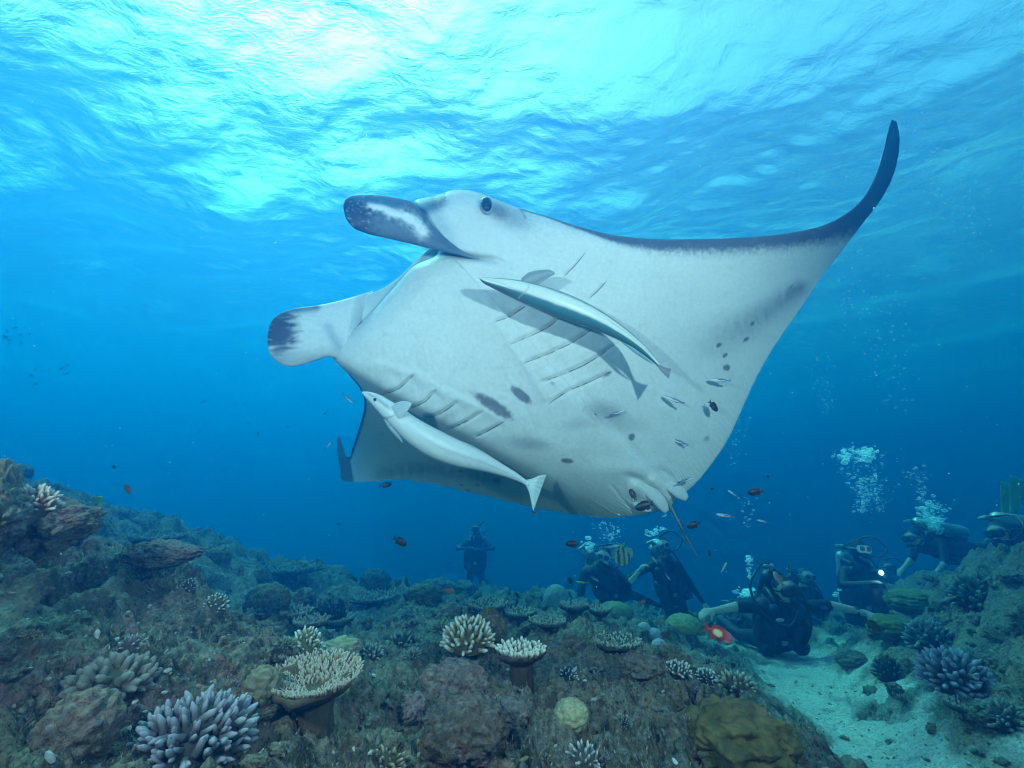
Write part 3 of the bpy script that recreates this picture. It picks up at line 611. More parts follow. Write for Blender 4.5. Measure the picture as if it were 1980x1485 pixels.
def colony(name, at, W, H, nf, label, cat='coral', tip=(.80,.80,.74), stem=(.30,.20,.11), shape='bush', fr=None, fl=None, separate=False, group=None, seed=1, yaw=0, tilt=0, stalk=0.0, neck=.18):
    root = thing(name, Vector(at), label, cat, group); root.rotation_euler = (tilt, 0, yaw)
    a, b = W/2, H
    fr = fr or W*.035; fl = fl or W*.16
    mlib = CORALM
    if shape == 'bush':
        def dome(u, th): 
            ph = u*1.7; p = (a*.72*math.sin(ph)*math.cos(th), a*.72*math.sin(ph)*math.sin(th), stalk + (H-fl)*.85*math.cos(ph*.95)**.8 if ph*.95 < 1.5 else stalk)
            return p, (math.sin(ph)*math.cos(th)*.9, math.sin(ph)*math.sin(th)*.9, math.cos(ph)+.25)
        bv, bf = lump(seed, (a*.66, a*.66, max(.02, (H-fl)*.9)), sub=4, rough=.18); bv[:, 2] = np.maximum(bv[:, 2], -.02) + stalk
    else:
        def dome(u, th):
            rr = a*(.18+.82*u); p = (rr*math.cos(th), rr*math.sin(th), stalk + b*((rr/a)**1.6)*.8 + fl*.12); o_ = .55*u
            return p, (o_*math.cos(th), o_*math.sin(th), 1)
        t = np.linspace(0, 1, 26); prof = [(a*(neck*1.25-neck*.25*min(1, q*2)) if q < .35 else a*(neck+(1-neck)*((q-.35)/.65)**1.1), -.03+(stalk+.03)*min(1, q/.35) if q < .35 else stalk-.012 + b*.8*((q-.35)/.65)**1.6) for q in t]
        prof += [(a*(.97-.97*q), stalk + b*.8*max(0, (1-q))**1.6 + .004) for q in np.linspace(0, 1, 14)]
        prof = np.array(prof); nn = 64; th = np.linspace(0, 2*np.pi, nn, endpoint=False)
        wob = 1 + .10*np.sin(th*2+seed) + .06*np.sin(th*5+seed*2) + .03*np.sin(th*11)
        bv = np.stack([prof[:, 0][:, None]*np.cos(th)*wob, prof[:, 0][:, None]*np.sin(th)*wob, prof[:, 1][:, None]*np.ones(nn)], -1).reshape(-1, 3)
        bv += .006*np.stack([fbm(bv[:, 0]*30, bv[:, 1]*30, bv[:, 2]*30, o=3, seed=seed+k) for k in range(3)], -1)
        bf = grid_faces(len(prof), nn, wrap=True)
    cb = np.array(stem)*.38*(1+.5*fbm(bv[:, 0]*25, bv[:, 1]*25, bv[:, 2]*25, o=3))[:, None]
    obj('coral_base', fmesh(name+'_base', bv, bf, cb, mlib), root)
    fs = fingers(dome, nf, fl, fr, seed)
    protos = []
    for k in range(4):
        V, F = finger_mesh(seed*10+k, 1.0, fr/fl); tt = np.clip(V[:, 2], 0, 1); protos.append((V, F, lerp3(stem, tip, sstep(.25, .92, tt))))
    if separate:
        pm = [fmesh(name+'_branch', V, F, C, mlib) for V, F, C in protos]
        for k, (p, d, L, r) in enumerate(fs):
            o = obj('branch', pm[k % 4], root); o.location = Vector(p - d*fl*.25)
            q = Vector(d).to_track_quat('Z', 'Y'); o.rotation_mode = 'QUATERNION'; o.rotation_quaternion = q @ Matrix.Rotation(k*1.7, 4, 'Z').to_quaternion(); o.scale = (L, L, L)
            # forked side knob on the larger branches
    else:
        Vs = []
        for k, (p, d, L, r) in enumerate(fs):
            V, F, C = protos[k % 4]; M = np.array((Vector(d).to_track_quat('Z', 'Y').to_matrix() @ Matrix.Rotation(k*1.7, 3, 'Z'))); Vs.append((V*L @ M.T + p - d*fl*.25, F, C))
        V, F, C = merge(Vs); obj('branches', fmesh(name+'_branches', V, F, C, mlib), root, kind='stuff')
    return root
CORALM = vmat('coral', rough=.75, nscale=140, namt=.22, bump=.6, bdist=.003, spec=.25)
def boulder(name, at, r, label, col, col2, cat='coral', sub=5, rough=.12, freq=2, lobes=0, seed=1, sink=.25, group=None, cell=0, yaw=0, pal=0.0):
    V, F = lump(seed, r, sub, rough, freq, lobes=lobes)
    n = fbm(V[:, 0]/r[0]*3, V[:, 1]/r[0]*3, V[:, 2]/r[0]*3, o=4, seed=seed+3); C = lerp3(col, col2, sstep(-.3, .3, n))
    if cell:
        c_ = np.abs(pn(V[:, 0]*cell, V[:, 1]*cell, V[:, 2]*cell, seed=9)); V = V*(1 - .04*sstep(.12, 0, c_))[:, None]; C = C*(1-.35*sstep(.1, 0, c_))[:, None]
    V = rotz(V, yaw)
    if pal: C = np.concatenate([C*1.3, np.full((len(C), 1), 1-pal)], 1)
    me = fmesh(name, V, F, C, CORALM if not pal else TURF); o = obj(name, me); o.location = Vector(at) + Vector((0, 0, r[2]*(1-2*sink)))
    o['label'] = label; o['category'] = cat
    if group: o['group'] = group
    return o
def px2m(w, t): return w/FOC*t
def put(px, py): p, t = ground(px, py); return p, t
# --- the big foreground colonies
def place(px, py, wpx, hpx, **k):
    p, t = ground(px, py); W = px2m(wpx, t); H = px2m(hpx, t); return colony(k.pop('name', 'branching_coral'), p, W, H, **k)
place(375, 1445, 240, 112, nf=190, fr=.0072, fl=.038, separate=True, seed=3, tip=(.42,.44,.50), stem=(.14,.135,.15), label='widest clump of blunt grey lilac coral fingers at the bottom left of the reef')
place(215, 1330, 170, 70, nf=80, fr=.009, fl=.032, separate=True, seed=4, tip=(.30,.30,.26), stem=(.17,.16,.12), label='low greenish brown knobby coral above and left of the wide lilac clump')
p, t = ground(608, 1395)
colony('table_coral', p, px2m(168, t), px2m(40, t), 1100, 'cup shaped table coral with cream finger tips on a brown stalk, largest in the foreground', shape='cup', fr=.0034, fl=.017, separate=False, seed=5, tip=(.46,.43,.36), stem=(.26,.19,.11), stalk=px2m(56, t), tilt=.14, neck=.34)
place(905, 1262, 112, 66, nf=120, fr=.0078, fl=.040, separate=True, seed=6, tip=(.88,.86,.74), stem=(.34,.26,.12), stalk=.03, label='cream tipped bushy coral on the crest of the central rock')
p, t = ground(1008, 1325)
colony('table_coral', p, px2m(86, t), px2m(20, t), 150, 'small cream topped table coral on a dark tapering stalk right of the bushy cream coral', shape='cup', fr=.0065, fl=.030, seed=7, tip=(.84,.82,.70), stem=(.16,.11,.07), stalk=px2m(44, t), neck=.42)
L0 = P(66, 985, 1.22)
colony('branching_coral', L0, px2m(72, 1.24), px2m(58, 1.24), 70, 'fan of white tipped coral fingers standing on the ledge at the left edge', fr=.0042, fl=.026, separate=True, seed=8, tip=(.82,.78,.70), stem=(.32,.20,.13))
for k, (px, py, w_, h_, nf, tip, stem, lab) in enumerate([
    (590,1258,66,52,60,(.78,.80,.74),(.30,.30,.14),'white tipped small coral bush behind the large cup shaped coral'),
    (1098,1318,46,30,44,(.70,.76,.76),(.10,.10,.10),'small white frosted coral tuft right of the stalked table coral'),
    (1308,1300,62,26,60,(.62,.66,.62),(.12,.12,.09),'flat speckled white coral tuft near the channel edge'),
    (1366,1316,44,28,50,(.72,.78,.76),(.12,.13,.12),'little white coral tuft at the edge of the sandy channel'),
    (1425,1330,80,36,50,(.55,.50,.36),(.16,.12,.07),'brown coral with pale tips hanging at the channel edge'),
    (415,1180,52,40,40,(.66,.66,.58),(.22,.22,.16),'pale knobbly coral on the crest of the left slope'),
    (365,1140,34,26,34,(.55,.66,.70),(.12,.14,.16),'tiny blue grey coral tuft high on the left slope'),
    (715,1268,60,26,40,(.40,.50,.48),(.10,.12,.10),'low grey green coral tuft left of the cream bushy coral'),
    (780,1250,76,34,46,(.30,.40,.34),(.08,.10,.07),'dark green branching coral on the flat left of centre'),
    (655,1205,40,52,26,(.10,.11,.10),(.05,.05,.05),'dark stubby coral behind the tiered plate corals'),
    (630,1190,56,40,30,(.14,.15,.13),(.06,.06,.05),'dark brown bushy coral standing behind the plate corals'),
    (1850,1325,130,80,120,(.32,.33,.42),(.12,.12,.16),'violet tinted finger coral bank on the right slope'),
    (1800,1250,90,60,80,(.22,.30,.34),(.08,.10,.12),'dark blue green finger coral above the violet bank'),
    (1900,1170,110,70,90,(.20,.26,.22),(.07,.09,.07),'dark olive finger coral high on the right slope'),
    (1720,1310,60,50,40,(.14,.18,.16),(.05,.06,.06),'dark rounded coral beside the sand on the right slope'),
    (1950,1400,90,50,60,(.30,.36,.34),(.09,.11,.10),'grey green finger coral near the lower right corner'),
    (745,1485,90,40,40,(.42,.36,.24),(.15,.12,.07),'ochre knobbly coral at the bottom edge below the cup coral'),
    (1130,1475,80,40,40,(.62,.62,.56),(.22,.22,.20),'pale frilly coral at the bottom edge of the central rock'),
    (255,1255,60,34,24,(.42,.42,.42),(.2,.16,.16),'small greyish stub coral on the left slope')]):
    place(px, py, w_, h_, nf=nf, seed=20+k, tip=tip, stem=stem, label=lab)
# plate corals farther back
for k, (px, py, w_, lab) in enumerate([(648,1218,66,'upper plate coral of the tiered group left of centre'), (600,1222,66,'lower plate coral of the tiered group, nearest its dark neighbour'), (560,1205,80,'broad tilted plate coral at the left of the tiered group'),
    (1195,1262,88,'pale rimmed plate coral right of centre beside the round grey corals'), (1005,1205,60,'dark plate coral below the round boulder coral'), (1110,1192,52,'thin dark plate coral right of the boulder coral'), (1060,1222,70,'ragged plate coral on the centre flat'),
    (940,1190,80,'long shelving plate coral on the far centre flat'), (1160,1200,44,'small plate coral on the far flat under the two close divers'), (720,1175,90,'wide plate coral far on the left flat'), (560,1120,110,'broad coral shelf on the far left slope'), (300,1060,90,'flat coral shelf on the left skyline'),(1870,1385,60,'thin pale plate coral low on the right slope')]):
    p, t = ground(px, py); colony('table_coral', p, px2m(w_, t), px2m(14, t), 130, lab, shape='cup', seed=60+k, fr=px2m(1.9, t), fl=px2m(8, t), tip=(.34,.36,.31) if k != 3 else (.46,.48,.4), stem=(.14,.14,.11), stalk=px2m(9, t))
# boulders
for k, (px, py, rx, ry, lab, c1, c2, kw) in enumerate([
    (1076,1178,26,30,'smooth pale dome coral standing on the far centre flat',(.30,.32,.28),(.38,.40,.34),dict(rough=.04,cell=14)),
    (1322,1222,34,22,'yellow green dome coral in front of the diver with bare arms',(.26,.30,.12),(.34,.36,.18),dict(rough=.1,cell=18)),
    (1190,1195,34,20,'dim greenish mound coral below the two close divers',(.16,.20,.10),(.22,.25,.13),dict(rough=.1)),
    (1246,1226,14,14,'left one of the three small grey ball corals',(.30,.32,.36),(.36,.38,.42),dict(rough=.04,cell=30)),
    (1266,1240,16,16,'front one of the three small grey ball corals',(.30,.32,.36),(.38,.40,.44),dict(rough=.04,cell=30)),
    (1275,1256,15,13,'low one of the three small grey ball corals',(.26,.28,.32),(.34,.36,.40),dict(rough=.04,cell=30)),
    (515,1185,42,36,'rounded turf covered boulder on the left flat',(.12,.13,.09),(.18,.18,.12),dict(rough=.2,pal=.5)),
    (420,1085,24,18,'small boulder beyond the left ledge',(.12,.13,.09),(.18,.18,.12),dict(rough=.2,pal=.5)),
    (725,1140,30,24,'dark boulder on the left skyline',(.09,.10,.08),(.14,.14,.10),dict(rough=.3,pal=.5)),
    (820,1160,36,20,'humped rock on the centre skyline',(.10,.11,.08),(.15,.15,.11),dict(rough=.3,pal=.5)),
    (945,1245,34,42,'brown column rock right behind the cream bushy coral',(.17,.12,.07),(.22,.17,.10),dict(rough=.25,pal=.4)),
    (1425,1462,88,56,'mustard yellow lobed massive coral at the bottom right of the central rock',(.10,.085,.03),(.20,.155,.06),dict(rough=.26,lobes=.42,freq=2.2,sub=6,cell=0)),
    (1105,1400,34,30,'pale yellow mound coral on the central rock face',(.34,.34,.18),(.44,.42,.26),dict(rough=.14,cell=60)),
    (880,1340,60,34,'knobbly rock crusted with pink algae below the cream bushy coral',(.30,.16,.17),(.36,.26,.24),dict(rough=.4,pal=.55,lobes=.3)),
    (900,1445,78,56,'round rock with rust red crust at the bottom centre',(.24,.12,.08),(.20,.17,.14),dict(rough=.35,pal=.55,lobes=.2)),
    (150,1440,62,58,'brown lobed rock at the lower left beside the lilac coral',(.28,.19,.15),(.33,.26,.22),dict(rough=.3,pal=.35,lobes=.3)),
    (800,1385,30,26,'small purple crusted knob on the central rock',(.28,.15,.20),(.3,.22,.24),dict(rough=.35,pal=.5)),
    (985,1400,40,30,'grey pink rock knob left of the yellow mound coral',(.28,.20,.2),(.3,.27,.24),dict(rough=.35,pal=.5)),
    (505,1345,30,30,'olive brown knob cluster between the lilac and cup corals',(.15,.14,.08),(.22,.20,.13),dict(rough=.2,lobes=.5)),
    (1775,1175,46,20,'soft mossy green coral on the right slope',(.09,.12,.04),(.14,.17,.06),dict(rough=.2,lobes=.4)),
    (1728,1225,38,20,'lower mossy green coral on the right slope near the diver hand',(.08,.11,.04),(.13,.16,.06),dict(rough=.2,lobes=.4)),
    (1650,1285,30,15,'turf covered rock jutting into the sand channel',(.12,.13,.09),(.18,.18,.12),dict(rough=.3,pal=.5)),
    (20,925,34,20,'knob with pink crust at the top of the left ridge',(.28,.18,.17),(.3,.26,.22),dict(rough=.3,pal=.4)),
    (1240,1300,44,22,'dark mottled stone on the crest of the central rock',(.12,.10,.09),(.2,.17,.15),dict(rough=.35,pal=.6)),
    (660,1262,30,16,'cluster of small yellowish knobs right behind the cup coral',(.30,.29,.17),(.38,.37,.26),dict(rough=.2,lobes=.6))]):
    p, t = ground(px, py); sc = t/FOC; kw = dict(kw); 
    boulder('boulder_coral' if 'coral' in lab else 'reef_rock', p, (rx*sc, rx*sc*.9, ry*sc), lab, c1, c2, cat='coral' if 'coral' in lab else 'rock', seed=200+k, **kw)
# overhanging ledges
def ledge(a, b, w_, h_, seed, lab, c1=(.26,.17,.14), c2=(.33,.27,.20)):
    a, b = np.array(P(*a)), np.array(P(*b)); L = np.linalg.norm(b-a); V, F = lump(seed, (L/2*1.1, w_/2, h_/2), 6, .35, 1.7, lobes=.15)
    sx = sstep(1.0, -1.0, V[:, 0]/(L/2)); V[:, 2] *= .62+.7*sx
    x = (b-a)/L; y = np.cross([0, 0, 1], x); y /= np.linalg.norm(y); z = np.cross(x, y); V = V @ np.stack([x, y, z])
    n = fbm(V[:, 0]*9, V[:, 1]*9, V[:, 2]*9, o=4, seed=seed); C = lerp3(c1, c2, sstep(-.3, .3, n)); C = np.concatenate([C*1.3, np.full((len(C), 1), .4)], 1)
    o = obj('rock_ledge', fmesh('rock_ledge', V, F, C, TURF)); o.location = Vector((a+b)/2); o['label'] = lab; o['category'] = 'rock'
ledge((40,1020,1.28), (186,1003,1.36), .28, .15, 301, 'overhanging rock slab jutting right from the top of the left ridge')
ledge((-70,1000,1.12), (56,1010,1.18), .36, .22, 302, 'thick rounded overhanging rock lip at the left picture edge', (.30,.27,.2), (.36,.34,.26))
ledge((262,1078,1.75), (388,1066,1.85), .22, .10, 303, 'dark rock ledge poking right out of the left slope', (.14,.10,.13), (.22,.17,.17))
ledge((1880,1385,2.15), (1990,1370,2.1), .2, .08, 304, 'rough dark ledge at the right picture edge', (.10,.11,.10), (.16,.17,.14))
# scattered small colonies and rubble, individually placed
rng = np.random.RandomState(99)
def variants():
    out = []
    for k in range(5):
        V, F = lump(400+k, (1, 1, .75), 4, .5, 1.8, lobes=.5); C = np.tile([.2,.18,.14,.15], (len(V), 1))
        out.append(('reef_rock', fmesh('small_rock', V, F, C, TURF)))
    for k in range(5):
        Vs = []; r2 = np.random.RandomState(k)
        for q in range(46):
            rr = math.sqrt((q+.5)/46); th = q*2.4; ph = rr*1.35; d = np.array([math.sin(ph)*math.cos(th), math.sin(ph)*math.sin(th), math.cos(ph)+.2]) + r2.randn(3)*.15; d /= np.linalg.norm(d)
            V, F = finger_mesh(q, 1, .12, ns=6); M = np.array(Vector(d).to_track_quat('Z', 'Y').to_matrix()); s_ = .5+.2*r2.rand(); C = lerp3([(.14,.13,.09),(.10,.12,.10),(.16,.12,.08),(.12,.10,.12),(.1,.12,.08)][k], [(.40,.38,.28),(.30,.36,.34),(.44,.34,.22),(.34,.30,.36),(.24,.3,.2)][k], sstep(.3, 1, np.clip(V[:, 2], 0, 1)))
            Vs.append((V*s_ @ M.T + d*np.array([.5, .5, .25]), F, C))
        V, F, C = merge(Vs); out.append(('coral_tuft', fmesh('coral_tuft', V, F, C, CORALM)))
    return out
VAR = variants()
MARKS = [(375,1420,'wide lilac coral clump'),(608,1330,'cup shaped coral'),(905,1225,'cream bushy coral'),(1008,1270,'stalked table coral'),(1098,1310,'white frosted tuft'),(1420,1420,'mustard massive coral'),(1850,1300,'violet coral bank'),(1076,1160,'smooth dome coral'),
 (1325,1210,'yellow green dome coral'),(1600,1400,'bright sand channel'),(515,1170,'round turf boulder'),(650,1185,'dark bushy coral'),(740,1110,'left skyline boulder'),(1770,1170,'mossy green coral'),(215,1310,'greenish knobby coral'),(150,1420,'brown lobed rock'),(340,1080,'dark jutting ledge'),
 (900,1430,'rust crusted rock'),(1105,1395,'pale yellow mound'),(1900,1160,'dark olive coral'),(1190,1250,'pale rimmed plate coral'),(1975,1060,'dark diver at the right edge'),(40,1200,'shaded left ridge'),(1950,1400,'grey green corner coral'),(1366,1300,'channel edge tuft'),(780,1245,'dark green branching coral')]
LOOKS = ['smooth tan rock','bumpy grey brown rock','pitted rock','pale crusted rock','dark lobed rock','beige stubby coral','blue green stubby coral','ochre tipped coral tuft','mauve coral tuft','dark green coral tuft']
USED = set()
def scatter(n, box, size, seed):
    r = np.random.RandomState(seed); c = 0
    while c < n:
        px, py = box[0]+r.rand()*(box[2]-box[0]), box[1]+r.rand()*(box[3]-box[1]); p, t = ground(px, py)
        if t > 9 or (sand_mask(np.array([p[0]]), np.array([p[1]]))[0] > .3 and r.rand() < .8): 
            c += .2; continue
        nm, me = VAR[r.randint(10)]; s_ = (size[0]+r.rand()**2.5*(size[1]-size[0]))*t/FOC
        o = bpy.data.objects.new(nm, me); COL.objects.link(o); o.location = Vector(p) - Vector((0, 0, s_*.15)); o.rotation_euler = (r.randn()*.25, r.randn()*.25, r.rand()*6.3); o.scale = (s_*(.8+.5*r.rand()), s_, s_*(.6+.5*r.rand()))
        lx, ly, ln = min(MARKS, key=lambda q: (q[0]-px)**2 + (q[1]-py)**2*1.6); dx, dy = px-lx, py-ly
        side = ('left of' if dx < 0 else 'right of') if abs(dx) > 1.4*abs(dy) else ('in front of' if dy > 0 else 'behind')
        if abs(dx) > .6*abs(dy) and abs(dy) > .6*abs(dx): side = ('front' if dy > 0 else 'back') + (' left of' if dx < 0 else ' right of')
        far_ = 'close ' if math.hypot(dx, dy) < 45 else ''
        sz = 'tiny' if s_*FOC/t < 9 else 'small' if s_*FOC/t < 22 else 'larger'
        vi = [m_[1] for m_ in VAR].index(me); look = LOOKS[vi]
        lb = f'{sz} {look} {far_}{side} the {ln}'
        if lb in USED:
            l2 = sorted(MARKS, key=lambda q: (q[0]-px)**2 + (q[1]-py)**2*1.6)[1][2]; lb = f'{sz} {look} {side} the {ln} toward the {l2}'
            if len(lb.split()) > 16 or lb in USED: lb = f'{sz} {look} on the side of the {l2}'
        USED.add(lb); o['label'] = lb; o['category'] = 'rock' if nm == 'reef_rock' else 'coral'
        o['group'] = 'small crusted rocks scattered over the reef' if nm == 'reef_rock' else 'small coral tufts scattered over the reef'
        c += 1
scatter(120, (430,1110,1420,1300), (6,28), 5)
scatter(70, (1600,1100,1980,1480), (6,24), 6)
scatter(45, (700,1290,1480,1480), (6,24), 7)
scatter(40, (0,1150,560,1480), (6,22), 8)

# broken coral rubble and turf algae, uncountable ground cover
def rubble(n, seed):
    r = np.random.RandomState(seed); a = np.radians(r.uniform(-56, 56, n)); R = .75*(4.6/.75)**r.rand(n); x, y = R*np.sin(a), R*np.cos(a)
    keep = fbm(x*2.6, y*2.6, o=3, seed=88) + .35*sand_mask(x, y) > -.02; x, y, R = x[keep], y[keep], R[keep]; z = height(x, y)
    V0, F0 = ico(1); V, F, C = [], [], []; cols = np.array([(.46,.44,.38), (.34,.29,.22), (.34,.20,.18), (.20,.18,.15), (.50,.52,.50), (.26,.24,.12)])
    for k in range(len(x)):
        s_ = (.0018+.0048*r.rand()**4)*(.7+.33*R[k]); M = np.array(Matrix.Rotation(r.rand()*6.3, 3, 'Z') @ Matrix.Rotation(r.randn()*.5, 3, 'Y'))
        V.append((V0*(1+.22*np.clip(r.randn(len(V0), 1), -1.5, 1.5))*np.array([s_*(1+1.6*r.rand()**2), s_, s_*.8])) @ M.T + [x[k], y[k], z[k]+s_*.35]); F.append(F0+k*len(V0)); C.append(np.tile(cols[r.randint(6)]*(.7+.5*r.rand()), (len(V0), 1)))
    o = obj('coral_rubble', fmesh('coral_rubble', np.concatenate(V), np.concatenate(F), np.concatenate(C), CORALM, smooth=False)); o['kind'] = 'stuff'; o['label'] = 'pale broken coral rubble strewn over the near reef and the sand'; o['category'] = 'rubble'
rubble(9000, 3)
def algae(n, seed):
    r = np.random.RandomState(seed); a = np.radians(r.uniform(-56, 56, n)); R = .72*(3.2/.72)**r.rand(n); x, y = R*np.sin(a), R*np.cos(a)
    keep = (fbm(x*4.2, y*4.2, o=3, seed=93) > .0) & (sand_mask(x, y) < .2); x, y, R = x[keep], y[keep], R[keep]; z = height(x, y); m = len(x)
    h = (.004+.010*r.rand(m)**1.5)*(.8+.25*R); w_ = (.0009+.0012*r.rand(m))*(.8+.3*R); th = r.rand(m)*6.3; d = np.stack([np.cos(th), np.sin(th), np.zeros(m)], 1)*w_[:, None]; ln = r.randn(m, 3)*.45*h[:, None]; ln[:, 2] = 0
    B = np.stack([x, y, z-.001], 1); T = B + ln + np.stack([0*h, 0*h, h], 1); Md = B + ln*.35 + np.stack([0*h, 0*h, h*.55], 1)
    V = np.stack([B-d, B+d, Md+d*.8, T, Md-d*.8], 1).reshape(-1, 3); i = np.arange(m)*5; F = np.concatenate([np.stack([i, i+1, i+2, i+4], 1), np.stack([i+4, i+2, i+3, i+4], 1)])
    c = np.array([(.16,.17,.07), (.22,.15,.08), (.10,.13,.07), (.30,.16,.14), (.34,.33,.22)])[r.randint(5, size=m)]; C = np.repeat(c*(.6+.8*r.rand(m, 1)), 5, axis=0)
    o = obj('turf_algae', fmesh('turf_algae', V, F, C, CORALM)); o['kind'] = 'stuff'; o['label'] = 'short brown green turf algae growing over the near reef rock'; o['category'] = 'algae'
algae(60000, 4)
# ---------------------------------------------------------------- the two remoras under the manta
FISHM = vmat('fish_skin', rough=.4, nscale=160, namt=.06, bump=.08, bdist=.001, spec=.5)
def fin(root, name, off, top, bot, dt, db, thick, col, n=26, nv=14, rays=True):
    V, F, s_, v_, sd, q = ribbon(top, bot, dt, db, thick, n=n, nv=nv)
    C = np.tile(col, (len(V), 1)).astype(float)
    if rays: C = C*(1 + .18*np.sin(v_*46))[:, None]
    obj(name, fmesh(name, V-off, F, C, FISHM), root)
def remora_a():
    root = thing('remora', P(1080, 590, 1.97), 'long remora belly up with dark flanks hugging the middle of the manta belly', 'remora'); off = np.array(root.location)
    K = np.array([(927,538,1.94),(934,541,1.94),(950,546,1.94),(972,552,1.945),(1003,561,1.95),(1042,574,1.96),(1085,590,1.97),(1130,608,1.98),(1170,627,1.99),(1210,651,2.0),(1240,673,2.01),(1262,694,2.02),(1274,706,2.02)], float)
    r = np.array([.6, 5, 9, 14, 19, 23, 25, 22.5, 18, 12.5, 8.5, 5, 3.6])/FOC*1.97
    V, F, a = tube(PW(K), r, r*.92, ns=64, up=(0, -1, .2), n=170)
    n = 170; A = np.tile(a, n); S_ = np.repeat(np.linspace(0, 1, n), 64); A = np.concatenate([A, [0, 0]]); S_ = np.concatenate([S_, [0, 1]])
    # angle pi/2 faces the camera; cos>0 one flank, cos<0 the other
    q = np.cos(A)
    # find which flank is the upper one in the picture: compare heights
    up_sign = np.sign(V[np.argmax(np.where((S_ > .3) & (S_ < .4), V[:, 2], -9))][2]*0 + q[np.argmax(np.where((S_ > .3) & (S_ < .4), V[:, 2], -9))])
    q = q*up_sign
    n1 = fbm(S_*22, A*1.3, o=3, seed=4)
    C = np.tile([.74, .78, .70], (len(V), 1)); edge = .52 - .18*S_
    C = lerp3(C, (.16,.30,.28), sstep(edge-.05, edge+.10, q+.05*n1)); C = lerp3(C, (.07,.21,.24), sstep(edge+.05, edge+.22, -q+.05*n1))
    C = lerp3(C, (.10,.08,.09), sstep(.62, .85, q)*sstep(.34, .26, S_)); C = lerp3(C, (.10,.12,.12), sstep(.72, .9, np.abs(q))*sstep(.25, .1, S_))
    C = lerp3(C, (.80,.84,.78), sstep(-.2, -.28, np.abs(q)*-1)*.0)
    C = lerp3(C, (.35,.45,.42), .7*np.exp(-((q-edge+.06)/.03)**2)*sstep(.25, .4, S_)*sstep(.95, .7, S_)); C = lerp3(C, (.12,.22,.22), .6*np.exp(-((q+.02)/.05)**2)*sstep(.62, .7, S_))
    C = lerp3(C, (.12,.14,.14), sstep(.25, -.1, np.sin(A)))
    C = lerp3(C, (.40,.48,.44), .8*np.exp(-((S_-.215-.02*np.cos(q*2))/.0035)**2)*(np.sin(A) > 0)); C = lerp3(C, (.30,.38,.36), .7*np.exp(-((q+.55*sstep(0,.2,S_))/.04)**2)*sstep(.28, .2, S_)*(S_ > .03))
    obj('body', fmesh('remora_body', V-off, F, C, FISHM), root)
    fin(root, 'pectoral_fin', off, [(1008,538),(1022,527),(1045,522),(1066,523),(1073,528)], [(1014,556),(1034,553),(1052,543),(1066,534),(1072,531)], [1.97]*5, [1.96]*5, [.008, .006, .004, .003], (.28,.32,.33))
    fin(root, 'pelvic_fin', off, [(1022,563),(1036,566),(1055,570),(1070,575)], [(1022,567),(1040,574),(1058,577),(1069,577)], [1.925]*4, [1.925]*4, [.006, .006, .003], (.30,.42,.42), n=16)
    fin(root, 'pelvic_fin', off, [(1015,574),(1032,577),(1050,581),(1066,585)], [(1015,578),(1034,583),(1052,586),(1066,586)], [1.93]*4, [1.93]*4, [.006, .006, .003], (.62,.66,.60), n=16)
    fin(root, 'anal_fin', off, [(1148,612),(1180,634),(1215,662),(1250,692),(1263,703)], [(1152,624),(1184,648),(1214,672),(1244,694),(1262,704)], [1.985,1.99,2.0,2.01,2.02], [1.985,1.99,2.0,2.01,2.02], [.008, .006, .004], (.16,.34,.35))
    fin(root, 'dorsal_fin', off, [(1152,604),(1180,616),(1212,636),(1240,662),(1262,692)], [(1150,612),(1176,626),(1206,648),(1236,672),(1260,694)], [2.01,2.02,2.03,2.04,2.04], [2.0,2.01,2.02,2.03,2.03], [.008, .006, .004], (.24,.28,.29))
    fin(root, 'tail_fin', off, [(1268,700),(1277,706),(1288,711),(1298,713)], [(1271,709),(1278,718),(1287,727),(1293,733)], [2.02,2.03,2.04,2.05], [2.02,2.01,2.0,1.99], [.012, .007, .003], (.26,.24,.25))
remora_a()
